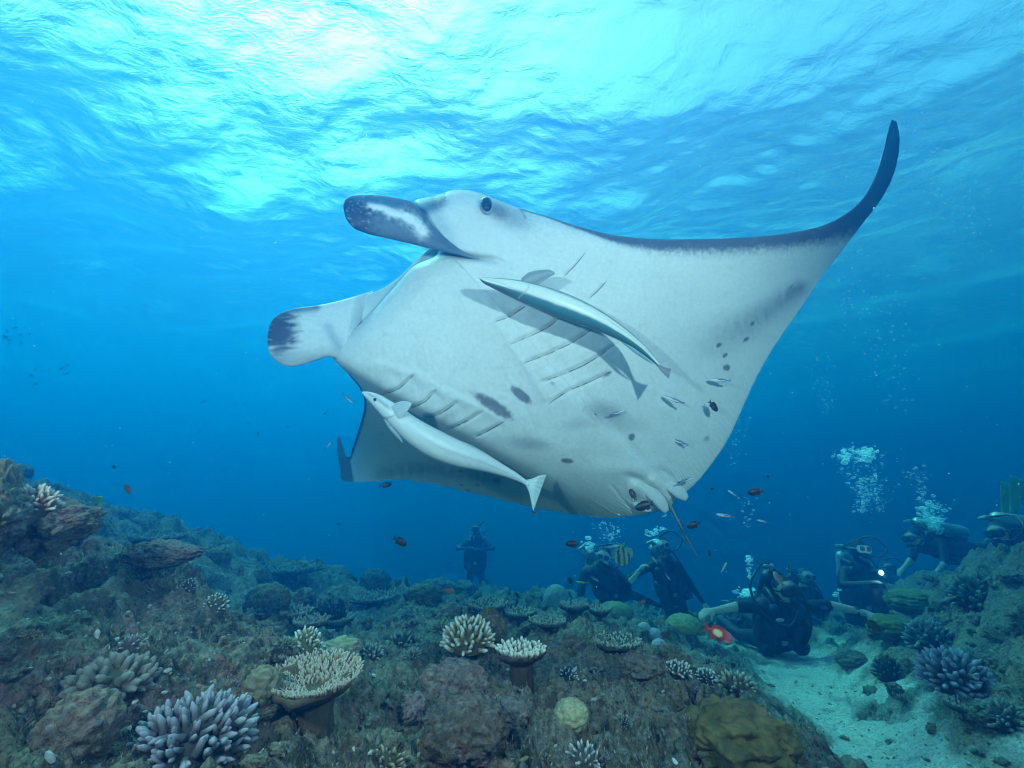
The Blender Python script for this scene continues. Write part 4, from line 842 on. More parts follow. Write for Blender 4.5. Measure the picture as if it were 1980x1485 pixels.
def remora_b():
    root = thing('remora', P(850, 860, 2.1), 'pale remora with a spread pectoral fin hanging below the manta gills', 'remora'); off = np.array(root.location)
    K = np.array([(699,758,2.02),(708,762,2.02),(724,771,2.02),(742,785,2.02),(764,803,2.02),(796,830,2.03),(845,860,2.06),(893,880,2.09),(932,893,2.12),(968,908,2.15),(998,922,2.17),(1016,933,2.18),(1022,938,2.18)], float)
    r = np.array([.8, 5.5, 11, 15, 18.5, 23, 27, 24, 18.5, 12, 7.5, 5, 4.5])/FOC*2.08
    V, F, a = tube(PW(K), r, r*.85, ns=64, up=(0, -1, .2), n=170)
    n = 170; A = np.concatenate([np.tile(a, n), [0, 0]]); S_ = np.concatenate([np.repeat(np.linspace(0, 1, n), 64), [0, 1]])
    k = np.argmax(np.where((S_ > .3) & (S_ < .4), V[:, 2], -9)); q = np.cos(A)*np.sign(np.cos(A[k]))
    n1 = fbm(S_*30, A*2, o=3, seed=14); C = np.tile([.70,.76,.76], (len(V), 1))*(1+.12*n1)[:, None]
    C = lerp3(C, (.34,.38,.40), .8*np.exp(-((q-.05)/.30)**2)*sstep(.015, .05, S_)*sstep(.20, .14, S_))
    C = lerp3(C, (.25,.32,.35), .8*np.exp(-((S_-.205+.03*q*q)/.005)**2)); C = lerp3(C, (.3,.36,.38), .8*np.exp(-((q-.28+S_*1.2)/.05)**2)*(S_ < .06))
    C = lerp3(C, (.42,.52,.54), sstep(.5, .95, q)*.6*sstep(.2, .3, S_)); C = lerp3(C, (.46,.42,.44), .5*np.exp(-((q+.25)/.12)**2)*sstep(.35, .6, S_)*sstep(1, .8, S_))
    obj('body', fmesh('remora_body', V-off, F, C, FISHM), root)
    e = PW(np.array([725.5, 772.5, 2.02 - .0215])); pv, pf = ico(3)
    ring = obj('eye_ring', fmesh('eye_ring', pv*np.array([.0105, .004, .0105]), pf, np.tile([.75,.78,.78], (len(pv), 1)), FISHM), root); ring.location = Vector(e - off)
    eye = obj('eye', fmesh('eye', pv*np.array([.0075, .005, .0075]), pf, np.tile([.02,.02,.03], (len(pv), 1)), FISHM), ring); eye.location = (0, -.002, 0)
    fin(root, 'pectoral_fin', off, [(754,789),(764,780),(777,776),(790,777),(796,780)], [(760,804),(770,809),(780,803),(790,792),(795,784)], [2.0,1.98,1.96,1.95,1.95], [2.0,1.98,1.97,1.96,1.95], [.010, .007, .004, .003], (.62,.74,.76), nv=22)
    fin(root, 'pectoral_fin', off, [(744,806),(754,818),(765,832),(775,846),(779,855)], [(742,812),(750,826),(760,838),(771,849),(778,857)], [2.04]*5, [2.04]*5, [.010, .006, .003], (.50,.62,.64))
    fin(root, 'pelvic_fin', off, [(836,868),(850,880),(866,888),(884,894)], [(838,876),(852,889),(868,896),(882,897)], [2.05]*4, [2.05]*4, [.012, .01, .006], (.58,.66,.66))
    fin(root, 'dorsal_fin', off, [(862,846),(890,852),(925,868),(960,890),(990,912)], [(862,856),(892,864),(926,882),(958,900),(988,916)], [2.1,2.11,2.13,2.16,2.18], [2.09,2.1,2.12,2.15,2.17], [.012, .008, .004], (.40,.52,.55))
    fin(root, 'tail_fin', off, [(1012,928),(1026,926),(1042,920),(1057,917)], [(1017,940),(1023,953),(1027,970),(1031,989)], [2.18,2.19,2.2,2.22], [2.18,2.17,2.16,2.15], [.014, .008, .003], (.56,.66,.68), nv=22)
remora_b()
# ---------------------------------------------------------------- small fishes
def fish_meshes(kind):
    """x forward, z up; unit length 1"""
    prof = {'wrasse': (.072, .06), 'chromis': (.205, .10), 'anthias': (.165, .09), 'butterfly': (.34, .08), 'slender': (.07, .05)}[kind]
    t = np.linspace(0, 1, 26); h = prof[0]*np.sin(np.pi*t**.62)**.8 + .028*t; 
    if kind in ('chromis', 'butterfly'): h = prof[0]*np.sin(np.pi*t**.75)**.75*1.0 + .03*t
    h[0] = .004; wdt = prof[1]*np.sin(np.pi*t**.55)**.8 + .008; wdt[0] = .003; wdt[-1] = .006
    path = np.stack([.5-.82*t, .02*np.sin(t*3.0)*(t > 0), np.zeros_like(t)], -1)
    V, F, a = tube(path, wdt, h*.98, ns=32 if kind == 'butterfly' else 16, up=(0, 0, 1))
    x, z = V[:, 0], V[:, 2]; hh = np.interp(.5-x, .82*t, h) + 1e-4; q = z/hh
    fins = []
    def plate(pts, th=.006):
        p = np.array(pts, float); n = len(p)
        Vp = np.concatenate([np.stack([p[:, 0], np.full(n, s*th/2), p[:, 1]], -1) for s in (-1, 1)] + [[[p[:, 0].mean(), -th, p[:, 1].mean()], [p[:, 0].mean(), th, p[:, 1].mean()]]])
        j = np.arange(n); j2 = (j+1) % n
        Fp = np.concatenate([np.stack([j, j2, j2+n, j+n], -1), np.stack([np.full(n, 2*n), j2, j, np.full(n, 2*n)], -1), np.stack([np.full(n, 2*n+1), j+n, j2+n, np.full(n, 2*n+1)], -1)])
        return Vp, Fp
    if kind in ('chromis', 'anthias', 'butterfly'):
        tail = plate([(-.29, .03), (-.38, .10), (-.52, .17), (-.44, .05), (-.42, 0), (-.44, -.05), (-.52, -.17), (-.38, -.10), (-.29, -.03)])
        H = prof[0]; dors = plate([(.22, H*.8), (.12, H*1.25), (-.05, H*1.3), (-.22, H*1.1), (-.28, H*.45), (-.2, H*.4), (0, H*.8)])
        anal = plate([(.0, -H*.8), (-.10, -H*1.25), (-.22, -H*1.05), (-.27, -H*.45), (-.16, -H*.5)]); pelv = plate([(.18, -H*.75), (.06, -H*1.45), (.08, -H*.8)])
    else:
        H = prof[0]; tail = plate([(-.30, .02), (-.40, .045), (-.50, .05), (-.49, 0), (-.50, -.05), (-.40, -.045), (-.30, -.02)])
        dors = plate([(.25, H*.75), (.1, H*1.25), (-.2, H*1.1), (-.28, H*.5), (0, H*.8)]); anal = plate([(0, -H*.8), (-.1, -H*1.2), (-.25, -H*.9), (-.28, -H*.4)]); pelv = None
    return (V, F, x, z, q), dict(tail_fin=tail, dorsal_fin=dors, anal_fin=anal, **({'pelvic_fin': pelv} if pelv else {}))
FB = {}
def fish_proto(style):
    if style in FB: return FB[style]
    kind, cols = {'cleaner': ('wrasse', None), 'dark': ('chromis', (.018, .016, .020)), 'brown': ('chromis', (.10, .05, .02)), 'red': ('anthias', None), 'orange': ('anthias', (.32, .12, .03)), 'green': ('butterfly', (.10, .16, .01)),
                  'pale': ('slender', (.55, .60, .50)), 'pink': ('anthias', (.42, .26, .22)), 'banded': ('butterfly', None), 'blue': ('chromis', (.03, .05, .10)), 'yellow': ('slender', (.45, .45, .08))}[style]
    (V, F, x, z, q), fins = fish_meshes(kind); fc = (.1, .1, .1)
    if style == 'cleaner':
        C = lerp3((.80,.84,.86), (.02,.02,.035), sstep(.09, .02, np.abs(q-.22+.5*np.clip(-x, -.2, .5))-.22)); C = lerp3(C, (.10,.30,.75), sstep(.62, .8, q)); C = lerp3(C, (.02,.02,.04), sstep(-.18, -.3, x)*(np.abs(q) < .8)); fc = (.04,.09,.30)
    elif style == 'red':
        C = np.tile([.50,.05,.035], (len(V), 1)); C = lerp3(C, (.80,.74,.42), sstep(1.15, .7, np.hypot((x+.04)/.15, (z-.01)/.10))); C = lerp3(C, (.55,.16,.20), sstep(.12, .3, x)); C = lerp3(C, (.8,.6,.6), sstep(-.3, -.8, q)*sstep(.1, .3, x)); fc = (.42,.06,.03)
    elif style == 'banded':
        C = lerp3((.42,.55,.45), (.05,.08,.07), sstep(-.1, .3, np.sin(z*30))); fc = (.36,.46,.34)
    else:
        C = np.tile(cols, (len(V), 1)); C = lerp3(C, tuple(min(1, c*1.7) for c in cols), sstep(.2, -.9, q)); fc = tuple(c*.8 for c in cols)
    body = fmesh('fish_body_'+style, V, F, C, FISHM); fm = {k: fmesh(k+'_'+style, v[0], v[1], np.tile(fc, (len(v[0]), 1)), FISHM, smooth=False) for k, v in fins.items()}
    pv, pf = ico(2); ex = .5-.82*.10; eye = fmesh('fish_eye', pv*.020, pf, np.tile([.01,.01,.012], (len(pv), 1)), FISHM)
    FB[style] = (body, fm, eye); return FB[style]
def fish(style, px, py, Lpx, ang, d, label, name='reef_fish', cat='fish', yaw=0.0, roll=0.0, group=None):
    """ang: heading on the picture in degrees, 0 = right, 90 = up"""
    body, fm, eye = fish_proto(style); L = Lpx/FOC*d/max(.3, math.cos(rad(yaw)))
    root = thing(name, P(px, py, d), label, cat, group)
    X = Vector((math.cos(rad(ang)), 0, math.sin(rad(ang)))); flip = math.cos(rad(ang)) < 0
    Zv = Vector((-math.sin(rad(ang)), 0, math.cos(rad(ang)))) * (-1 if flip else 1)
    X = (X*math.cos(rad(yaw)) + Vector((0, math.sin(rad(yaw)), 0))).normalized(); Y = Zv.cross(X).normalized(); Zv = X.cross(Y)
    M = Matrix((X, Y, Zv)).transposed() @ Matrix.Rotation(rad(roll), 3, 'X'); root.rotation_euler = M.to_euler(); root.scale = (L, L, L)
    obj('body', body, root)
    for k, m_ in fm.items(): obj(k, m_, root)
    if Lpx > 22:
        kindw = {'cleaner': .045, 'pale': .035, 'yellow': .035}.get(style, .062)
        for s_ in (-1, 1): e = obj('eye', eye, root); e.location = (.40, s_*kindw*.72, .02)
    return root
CG = 'cleaner wrasses swimming around the manta'; DG = 'dark damselfish hovering over the reef'
for a in [(1392,735,40,175,2.3,'striped cleaner wrasse at the right side of the manta belly, uppermost near the edge'),(1303,773,42,158,2.25,'striped cleaner wrasse in the middle of the belly heading left'),(1139,797,30,160,2.2,'cleaner wrasse over the left half of the smoky belly patch'),
          (1193,798,32,20,2.2,'cleaner wrasse over the right half of the smoky belly patch'),(1533,552,16,40,2.35,'tiny cleaner wrasse high on the wing near its trailing edge'),(1310,853,42,157,2.35,'thin cleaner wrasse low on the manta belly'),
          (1326,928,36,18,2.35,'cleaner wrasse beside the pelvic fins'),(1403,997,34,172,2.4,'cleaner wrasse in open water right of the tail'),(1476,1008,22,168,2.6,'small cleaner wrasse farthest right of the tail'),(1283,998,16,20,2.4,'tiny cleaner wrasse just under the pelvic fins'),
          (672,770,26,-40,2.4,'dark thin wrasse left of the pale remora snout'),(634,862,18,55,2.9,'tiny wrasse left of the far wing tip'),(1418,955,22,142,2.6,'pale wrasse between the tail and the black fish'),(1166,1084,26,-35,4.0,'thin pale wrasse in front of the left one of the close divers'),
          (1290,1113,22,-55,4.2,'thin pale wrasse in front of the right one of the close divers'),(1148,1118,24,-30,4.4,'short pale wrasse low before the left close diver')]:
    fish('cleaner', *a[:5], a[5], name='cleaner_wrasse', cat='wrasse', yaw=10, group=CG)
for a in [(745,938,23,10,2.6,'dark damselfish under the far wing of the manta'),(773,1047,29,-32,2.4,'black damselfish low in the blue left of the centre diver'),(1107,1052,26,176,2.6,'black damselfish left of the close divers at head height'),(1461,951,30,186,2.3,'big black fish with a pale tail edge in the blue right of the manta'),
          (1341,1015,26,200,2.4,'black damselfish beside the manta tail'),(1246,978,36,196,2.1,'long black fish right over the pelvic fins'),(1224,957,24,112,2.15,'small black curled fish left of the pelvic fins'),(1034,990,14,140,2.4,'small black fish at the remora tail tip'),(1371,1070,12,90,3.0,'round black fish seen end on below the tail'),
          (1485,921,8,0,3,'speck sized black fish high right of the manta'),(1379,785,26,-48,2.3,'dark fish over the right edge of the manta belly'),(686,1120,14,-40,4,'dark fish over the left flat'),(1376,946,8,30,3,'faint speck fish right of the pelvic fins'),(1326,1045,9,70,3,'tiny dark fish touching the tail line')]:
    fish('dark', *a[:5], a[5], name='damselfish', cat='damselfish', yaw=15, group=DG)
fish('red', 1388, 1225, 66, -25, 1.9, 'red fish with a pale yellow flank patch in front of the bare armed diver', name='reef_fish', yaw=10)
fish('orange', 246, 945, 26, -48, 2.4, 'slim orange fish over the left ridge', name='reef_fish')
fish('green', 186, 968, 17, 60, 2.4, 'round green fish beside the left ledge', name='reef_fish', yaw=40)
fish('orange', 867, 1142, 26, -12, 3.2, 'rust brown fish over the centre skyline', name='reef_fish')
fish('brown', 1687, 1210, 36, -30, 3.0, 'brown green fish below the diver hand', name='reef_fish')
fish('orange', 1240, 1166, 20, 30, 4.0, 'dull orange fish below the close divers', name='reef_fish')
fish('pink', 1506, 1120, 32, 122, 3.3, 'slender pink fish in front of the forehead of the bare armed diver', name='reef_fish')
fish('brown', 1284, 1228, 0+18, 150, 2.6, 'small dark fish above the grey ball corals', name='reef_fish')
fish('blue', 220, 903, 12, -30, 4, 'small blue fish above the left ridge', name='reef_fish')
fish('yellow', 1125, 1126, 22, 175, 4.2, 'small yellow fish left of the close divers legs', name='reef_fish')
fish('dark', 1103, 1124, 18, 118, 4.0, 'dark upright fish left of the small yellow fish', name='reef_fish')
fish('yellow', 1506, 1200+5, 12, 0, 4.6, 'tiny yellow fish in front of the diver vest', name='reef_fish')
fish('pale', 1400, 1097, 22, 56, 2.8, 'thin silver fish standing on its tail in open water', name='reef_fish')
fish('pale', 1183, 1057, 28, 8, 3.6, 'thin silver fish beside the banded fish', name='reef_fish')
fish('yellow', 1645, 1208, 14, 160, 4, 'tiny yellow fish over the sand channel', name='reef_fish')
fish('banded', 1203, 1072, 46, -85, 3.6, 'tall banded fish hovering head down above the close divers', name='banded_fish', yaw=20)
rngf = np.random.RandomState(12)
for k in range(46):
    if k < 14: px, py = 8+rngf.rand()*50, 632+rngf.rand()*34
    elif k < 24: px, py = 60+rngf.rand()*90, 700+rngf.rand()*45
    else: px, py = 60+rngf.rand()*640, 740+rngf.rand()*330
    reg = 'uppermost shoal at the left edge' if k < 14 else 'second shoal at the left' if k < 24 else 'scattered far fish over the left reef'
    body, fm, eye = fish_proto('blue'); 
    root = thing('reef_fish', P(px, py, 8+rngf.rand()*2.5), {'uppermost shoal at the left edge': 'speck of a fish in the uppermost shoal at the left edge', 'second shoal at the left': 'speck of a fish in the lower shoal at the left', 'scattered far fish over the left reef': 'faint far fish scattered in the blue over the left reef'}[reg], 'fish', reg)
    s_ = .05+.05*rngf.rand(); root.scale = (s_, s_, s_); root.rotation_euler = (0, rngf.randn()*.5, rngf.rand()*.8-.4 + (3.14 if rngf.rand() < .5 else 0)); obj('body', body, root); obj('tail_fin', fm['tail_fin'], root)
# ---------------------------------------------------------------- divers
SKINM = vmat('diver_skin_and_suit', rough=.65, nscale=40, namt=.15, bump=.4, bdist=.006)
GEAR = pmat('black_gear', (.018, .02, .024), .45); HOSE = pmat('rubber_hose', (.012, .012, .014), .4); STEEL = pmat('tank_metal', (.42, .44, .46), .35, .5, .3); GLASS = pmat('mask_glass', (.05, .07, .08), .08, .8)
CLEAR = pmat('clear_silicone', (.38, .42, .44), .3); YEL = pmat('yellow_rubber', (.55, .50, .10), .5); WHITE = pmat('white_cap', (.72, .76, .78), .5); BLUE = pmat('blue_print', (.05, .10, .42), .5)
SUIT, SKIN, HAIR, BLUES, GREYS = (.012,.015,.022), (.66,.52,.42), (.02,.016,.012), (.02,.06,.20), (.09,.11,.12)
def capsule(a, b, r0, r1, n=9, ns=14):
    a, b = np.array(a, float), np.array(b, float); L = np.linalg.norm(b-a)+1e-6; u = (b-a)/L
    pts, rr = [], []
    for q in np.linspace(-1, 0, 5): pts.append(a + u*r0*q*.98); rr.append(r0*math.sqrt(max(0.0009, 1-q*q)))
    for q in np.linspace(0, 1, n)[1:-1]: pts.append(a+u*L*q); rr.append(r0+(r1-r0)*q)
    for q in np.linspace(0, 1, 5): pts.append(b + u*r1*q*.98); rr.append(r1*math.sqrt(max(0.0009, 1-q*q)))
    V, F, _ = tube(np.array(pts), np.array(rr), ns=ns, up=(.3, .2, 1) if abs(u[2]) < .8 else (1, .1, 0)); return V, F
def body_mesh(caps, vox=.014):
    """caps: (a,b,r0,r1,colour). One continuous skin over all of them."""
    V, F, C = merge([(*capsule(a, b, r0, r1), np.zeros((0, 3))) for a, b, r0, r1, c in caps])
    me = fmesh('tmp', V, F); o = bpy.data.objects.new('tmp', me); COL.objects.link(o)
    m = o.modifiers.new('r', 'REMESH'); m.mode = 'VOXEL'; m.voxel_size = vox; m.use_smooth_shade = True
    s = o.modifiers.new('s', 'SMOOTH'); s.iterations = 4; s.factor = .5
    dg = bpy.context.evaluated_depsgraph_get(); me2 = bpy.data.meshes.new_from_object(o.evaluated_get(dg)); bpy.data.objects.remove(o); bpy.data.meshes.remove(me)
    co = np.empty(len(me2.vertices)*3, np.float32); me2.vertices.foreach_get('co', co); co = co.reshape(-1, 3).astype(float)
    best = np.full(len(co), 1e9); col = np.zeros((len(co), 3))
    for a, b, r0, r1, c in caps:
        a, b = np.array(a, float), np.array(b, float); u = b-a; t = np.clip(((co-a) @ u)/(u @ u + 1e-9), 0, 1); d = np.linalg.norm(co-a-t[:, None]*u, axis=1) - (r0+(r1-r0)*t); k = d < best; best[k] = d[k]; col[k] = c
    setcol(me2, col); me2.materials.clear(); me2.materials.append(SKINM); me2.name = 'diver_body'
    me2.polygons.foreach_set('use_smooth', np.ones(len(me2.polygons), bool)); return me2
def simple(name, parts, m, root, smooth=True, **kw):
    V, F, _ = merge([(v, f, np.zeros((0, 3))) for v, f in parts]); return obj(name, fmesh(name, V, F, None, m, smooth), root, **kw)
def rbox(c, s, n=3.2, sub=4, R=None):
    V, F = ico(sub); V = np.sign(V)*np.abs(V)**(2/n); V = V/np.max(np.abs(V)**n @ np.ones(3))**(1/n)*1.0; V = V*np.array(s)/2
    if R is not None: V = V @ R.T
    return V + np.array(c), F
def wire(pts, r, ns=10, n=40): V, F, _ = tube(np.array(pts, float), r, ns=ns, n=n); return V, F
def hand(caps, wrist, direc, palm_n, size=1.0, curl=.9, col=SKIN, thumb_side=1):
    w = np.array(wrist, float); d = np.array(direc, float); d /= np.linalg.norm(d); n = np.array(palm_n, float); n -= n@d*d; n /= np.linalg.norm(n); s = np.cross(d, n)*thumb_side
    caps.append((w, w+d*.075*size, .026*size, .031*size, col)); caps.append((w+d*.03*size+s*.02, w+d*.08*size+s*.028*size, .018*size, .018*size, col)); caps.append((w+d*.03*size-s*.02, w+d*.08*size-s*.026*size, .018*size, .016*size, col))
    for k, (o_, L) in enumerate([(.031, .040), (.011, .045), (-.010, .042), (-.030, .033)]):
        p = w + d*.088*size + s*o_*size; a = 0; 
        for j, seg in enumerate((L, L*.65, L*.5)):
            a += curl*(.55 if j == 0 else .8); q = p + (d*math.cos(a) + n*math.sin(a))*seg*size; caps.append((p, q, .0105*size, .0095*size, col)); p = q
    p = w + d*.03*size + s*.032*size
    for seg, a in ((.035, .5), (.028, 1.0)): q = p + (d*math.cos(a)*.9 + s*.45 + n*math.sin(a))*seg*size; caps.append((p, q, .012*size, .011*size, col)); p = q
def diver(at, label, J, opt, vox=.014):
    """J: joints in metres relative to the chest, x right in the picture, y away, z up"""
    root = thing('person', at, label, 'person'); g = lambda k: np.array(J[k], float); caps = []
    suit, arm, leg, face, hood = opt.get('suit', SUIT), opt.get('forearm', SKIN), opt.get('leg', opt.get('suit', SUIT)), opt.get('face', SKIN), opt.get('hair', HAIR)
    sl, sr, hip, neck, head = g('shL'), g('shR'), g('hip'), g('neck'), g('head'); c = (sl+sr)/2; hl = hip + (sl-sr)*.22; hr = hip - (sl-sr)*.22
    caps += [(sl*.8+c*.2, sr*.8+c*.2, .085, .085, suit), (c, (c+hip)/2, .14, .125, suit), ((c+hip)/2, hip, .125, .13, suit), (sl*.5+c*.5, hl, .10, .11, suit), (sr*.5+c*.5, hr, .10, .11, suit), (c, neck, .07, .058, suit), (neck, head*.6+neck*.4, .055, .055, face if not opt.get('hooded') else hood)]
    f = np.array(opt.get('look', (0, -1, 0)), float); f /= np.linalg.norm(f); up = head-neck; up -= up@f*f; up /= np.linalg.norm(up); rt = np.cross(f, up)
    hc = hood if opt.get('hooded') else face
    caps += [(head+up*.02+f*.005, head-up*.02+f*.02, .088, .078, hc), (head+up*.035-f*.02, head-up*.02-f*.025, .095, .085, hood), (head-up*.06+f*.05, head-up*.085+f*.055, .040, .034, face), (head+f*.09, head-up*.028+f*.108, .012, .017, face)]
    for s_ in (-1, 1): caps.append((head+rt*s_*.083-up*.01, head+rt*s_*.086+up*.015, .016, .018, hc))
    for S_, sh in (('L', sl), ('R', sr)):
        el, ha = g('el'+S_), g('ha'+S_); m_ = (sh*.45+el*.55)
        if opt.get('bare'): m_ = sh*.18+el*.82; caps += [(sh, m_, .062, .056, suit), (m_, el, .045, .042, arm)]
        else: caps += [(sh, el, .062, .05, suit)]
        caps.append((el, ha, .044, .029, arm)); d = ha-el; hand(caps, ha, d + np.array(opt.get('bend'+S_, (0, 0, 0))), opt.get('palm'+S_, (0, .2, -1)), opt.get('hand', 1.0), opt.get('curl', .9), opt.get('glove', arm), 1 if S_ == 'L' else -1)
        kn, an = g('kn'+S_), g('an'+S_); h_ = hl if S_ == 'L' else hr
        caps += [(h_, kn, .092, .062, leg), (kn, kn*.6+an*.4, .062, .058, leg), (kn*.6+an*.4, an, .058, .038, leg)]
        fd = np.array(opt.get('foot', (0, .6, -.7)), float); fd /= np.linalg.norm(fd); caps.append((an, an+fd*.16, .042, .035, GREYS))
        fm = opt.get('finm', GEAR); side = np.array([1., 0, 0]); fr = an+fd*.10; n_ = np.cross(fd, side); n_ /= np.linalg.norm(n_)
        path = [fr, fr+fd*.10, fr+fd*.25+n_*.01, fr+fd*.42+n_*.03, fr+fd*.56+n_*.05]; V, F, _ = tube(np.array(path), [.055, .065, .085, .105, .095], [.035, .022, .012, .008, .005], ns=16, up=n_, n=16); simple('swim_fin', [(V, F)], fm, root)
    obj('body', body_mesh(caps, vox), root)
    # buoyancy vest over the torso, tank on the back, mask, regulator, hoses
    ax = c-hip; ax /= np.linalg.norm(ax); bk = np.array(opt.get('back', (0, 1, 0)), float); bk -= bk@ax*ax; bk /= np.linalg.norm(bk); sd = np.cross(ax, bk); R = np.stack([sd, bk, ax], 1)
    L = np.linalg.norm(c-hip)
    vest = []
    for s_ in (-1, 1):
        vest += [rbox(c-ax*.03+sd*s_*.125-bk*.10, (.10, .10, .26), R=R), rbox(c-ax*(L*.55)+sd*s_*.15-bk*.07, (.17, .20, .30), R=R), rbox(c-ax*(L*.80)+sd*s_*.15-bk*.10, (.15, .16, .17), R=R), rbox(c+ax*.10+sd*s_*.10+bk*.02, (.07, .22, .10), R=R)]
    vest.append(rbox(c-ax*.2+bk*.12, (.34, .10, .52), R=R)); v_ = simple('buoyancy_vest', vest, opt.get('vest', GEAR), root)
    simple('waist_strap', [rbox(c-ax*(L*.72)-bk*.135, (.34, .03, .05), R=R)], HOSE, v_); simple('buckle', [rbox(c-ax*(L*.72)-bk*.155, (.06, .02, .055), R=R)], STEEL, v_)
    for s_ in (-1, 1): simple('pocket', [rbox(c-ax*(L*.82)+sd*s_*.16-bk*.185, (.12, .05, .13), R=R)], GEAR, v_)
    ta, tb = c+ax*.13+bk*.24, c-ax*.48+bk*.24; tk = simple('tank', [capsule(ta, tb, .085, .085, ns=24)], opt.get('tank', STEEL), root); simple('valve', [rbox(ta+ax*.12, (.05, .05, .08), R=R), rbox(ta+ax*.14+sd*.05, (.08, .035, .035), R=R)], STEEL, tk)
    mz = head + f*.095 + up*.012; MR = np.stack([rt, f, up], 1)
    mk = simple('mask', [rbox(mz, (.17, .06, .095), 3.5, R=MR)], opt.get('mask', GEAR), root)
    for s_ in (-1, 1): simple('lens', [rbox(mz+f*.026+rt*s_*.039+up*.006, (.062, .014, .058), 3, R=MR)], opt.get('lens', GLASS), mk)
    th = np.linspace(0, 2*np.pi, 30); st = [head + up*.015 + rt*.098*math.cos(a)+f*.10*math.sin(a) for a in th]; simple('mask_strap', [wire(st, .008, n=60)], opt.get('mask', GEAR), mk)
    rg = head - up*.065 + f*.12; r_ = simple('regulator', [rbox(rg, (.085, .06, .07), 2.4, R=MR), rbox(rg-up*.02, (.13, .035, .03), 3, R=MR)], HOSE, root); simple('purge_button', [rbox(rg+f*.03, (.045, .012, .045), 2, R=MR)], GEAR, r_)
    side = opt.get('hoseside', -1); hp = [rg+rt*side*.03, rg+rt*side*.14+up*.0+f*.03, rg+rt*side*.26+up*.10, rg+rt*side*.20+up*.22-f*.12, ta+ax*.15+rt*side*.05]
    simple('regulator_hose', [wire(opt.get('hose', hp), .011, n=70)], HOSE, root)
    ip = [ta+ax*.12, c+ax*.16-sd*.17, c-ax*.05-sd*.19-bk*.18, c-ax*.32-sd*.17-bk*.18]; simple('inflator_hose', [wire(ip, .012)], HOSE, root); 
    gp = [ta+ax*.1, c+sd*.2-ax*.25, c+sd*.14-ax*(L+.02)-bk*.08, opt.get('gauge', c+sd*.10-ax*(L+.22)-bk*.05)]; g_ = simple('gauge_hose', [wire(gp, .010)], HOSE, root); ge = np.array(gp[-1], float); simple('gauge_console', [rbox(ge-[0,0,.05], (.07, .035, .15), 3), rbox(ge-[.03,0,.11], (.10, .04, .035), 3)], HOSE, g_)
    return root, c, R, (rt, f, up)
def bubbles(name, path, rad0, n, size, seed, label, d0=None):
    """rising trail of air bubbles: wobbly spherical caps"""
    r = np.random.RandomState(seed); path = np.array(path, float); parts = []; V0, F0 = ico(1 if n > 120 else 2)
    for k in range(int(n*.7)):
        t = r.rand(); c = spline(path, np.array([t]))[0]; c = c + r.randn(3)*rad0*(.4+.9*t)*np.array([1, 1, .4]); s = (size[0]+(size[1]-size[0])*r.rand()**3)*1.35
        parts.append((V0*np.array([s*1.25, s*1.25, s*(.55+.3*r.rand())]) @ np.array(Matrix.Rotation(r.randn()*.4, 3, 'X')) + c, F0, np.zeros((0, 3))))
    V, F, _ = merge(parts); o = obj(name, fmesh(name, V, F, None, BUB)); o['kind'] = 'stuff'; o['label'] = label; o['category'] = 'bubbles'; return o
def bubble_mat():
    m, N, L = mat('air_bubble'); fr = N.new('ShaderNodeLayerWeight'); fr.inputs[0].default_value = .35
    tr = N.new('ShaderNodeBsdfTransparent'); gl = N.new('ShaderNodeBsdfGlossy'); gl.inputs['Roughness'].default_value = .12; gl.inputs['Color'].default_value = (.95, 1, 1, 1)
    d1 = N.new('ShaderNodeBsdfDiffuse'); d1.inputs[0].default_value = (.92, .94, .96, 1); d2 = N.new('ShaderNodeBsdfTranslucent'); d2.inputs[0].default_value = (.92, .95, .97, 1); df = N.new('ShaderNodeAddShader'); L.new(d1.outputs[0], df.inputs[0]); L.new(d2.outputs[0], df.inputs[1]); m0 = N.new('ShaderNodeMixShader'); m0.inputs[0].default_value = .75; L.new(gl.outputs[0], m0.inputs[1]); L.new(df.outputs[0], m0.inputs[2])
    mr = N.new('ShaderNodeMapRange'); mr.inputs[3].default_value = .18; mr.inputs[4].default_value = .85; L.new(fr.outputs['Facing'], mr.inputs[0])
    mx = N.new('ShaderNodeMixShader'); L.new(mr.outputs[0], mx.inputs[0]); L.new(tr.outputs[0], mx.inputs[1]); L.new(m0.outputs[0], mx.inputs[2]); o_ = N.new('ShaderNodeOutputMaterial'); L.new(mx.outputs[0], o_.inputs[0]); return m
BUB = bubble_mat()
def swimmer(tilt=0, lean=0, **kw):
    """upright torso, legs folded back and away"""
    J = dict(shL=(-.19, 0, .0), shR=(.19, 0, 0), neck=(0, -.02, .10), head=(0, -.05, .27), hip=(0, .06, -.50), elL=(-.27, -.06, -.26), elR=(.27, -.06, -.26), haL=(-.12, -.30, -.22), haR=(.12, -.30, -.22), knL=(-.12, .10, -.88), knR=(.12, .14, -.86), anL=(-.12, .45, -.98), anR=(.13, .48, -.92)); J.update(kw); return J
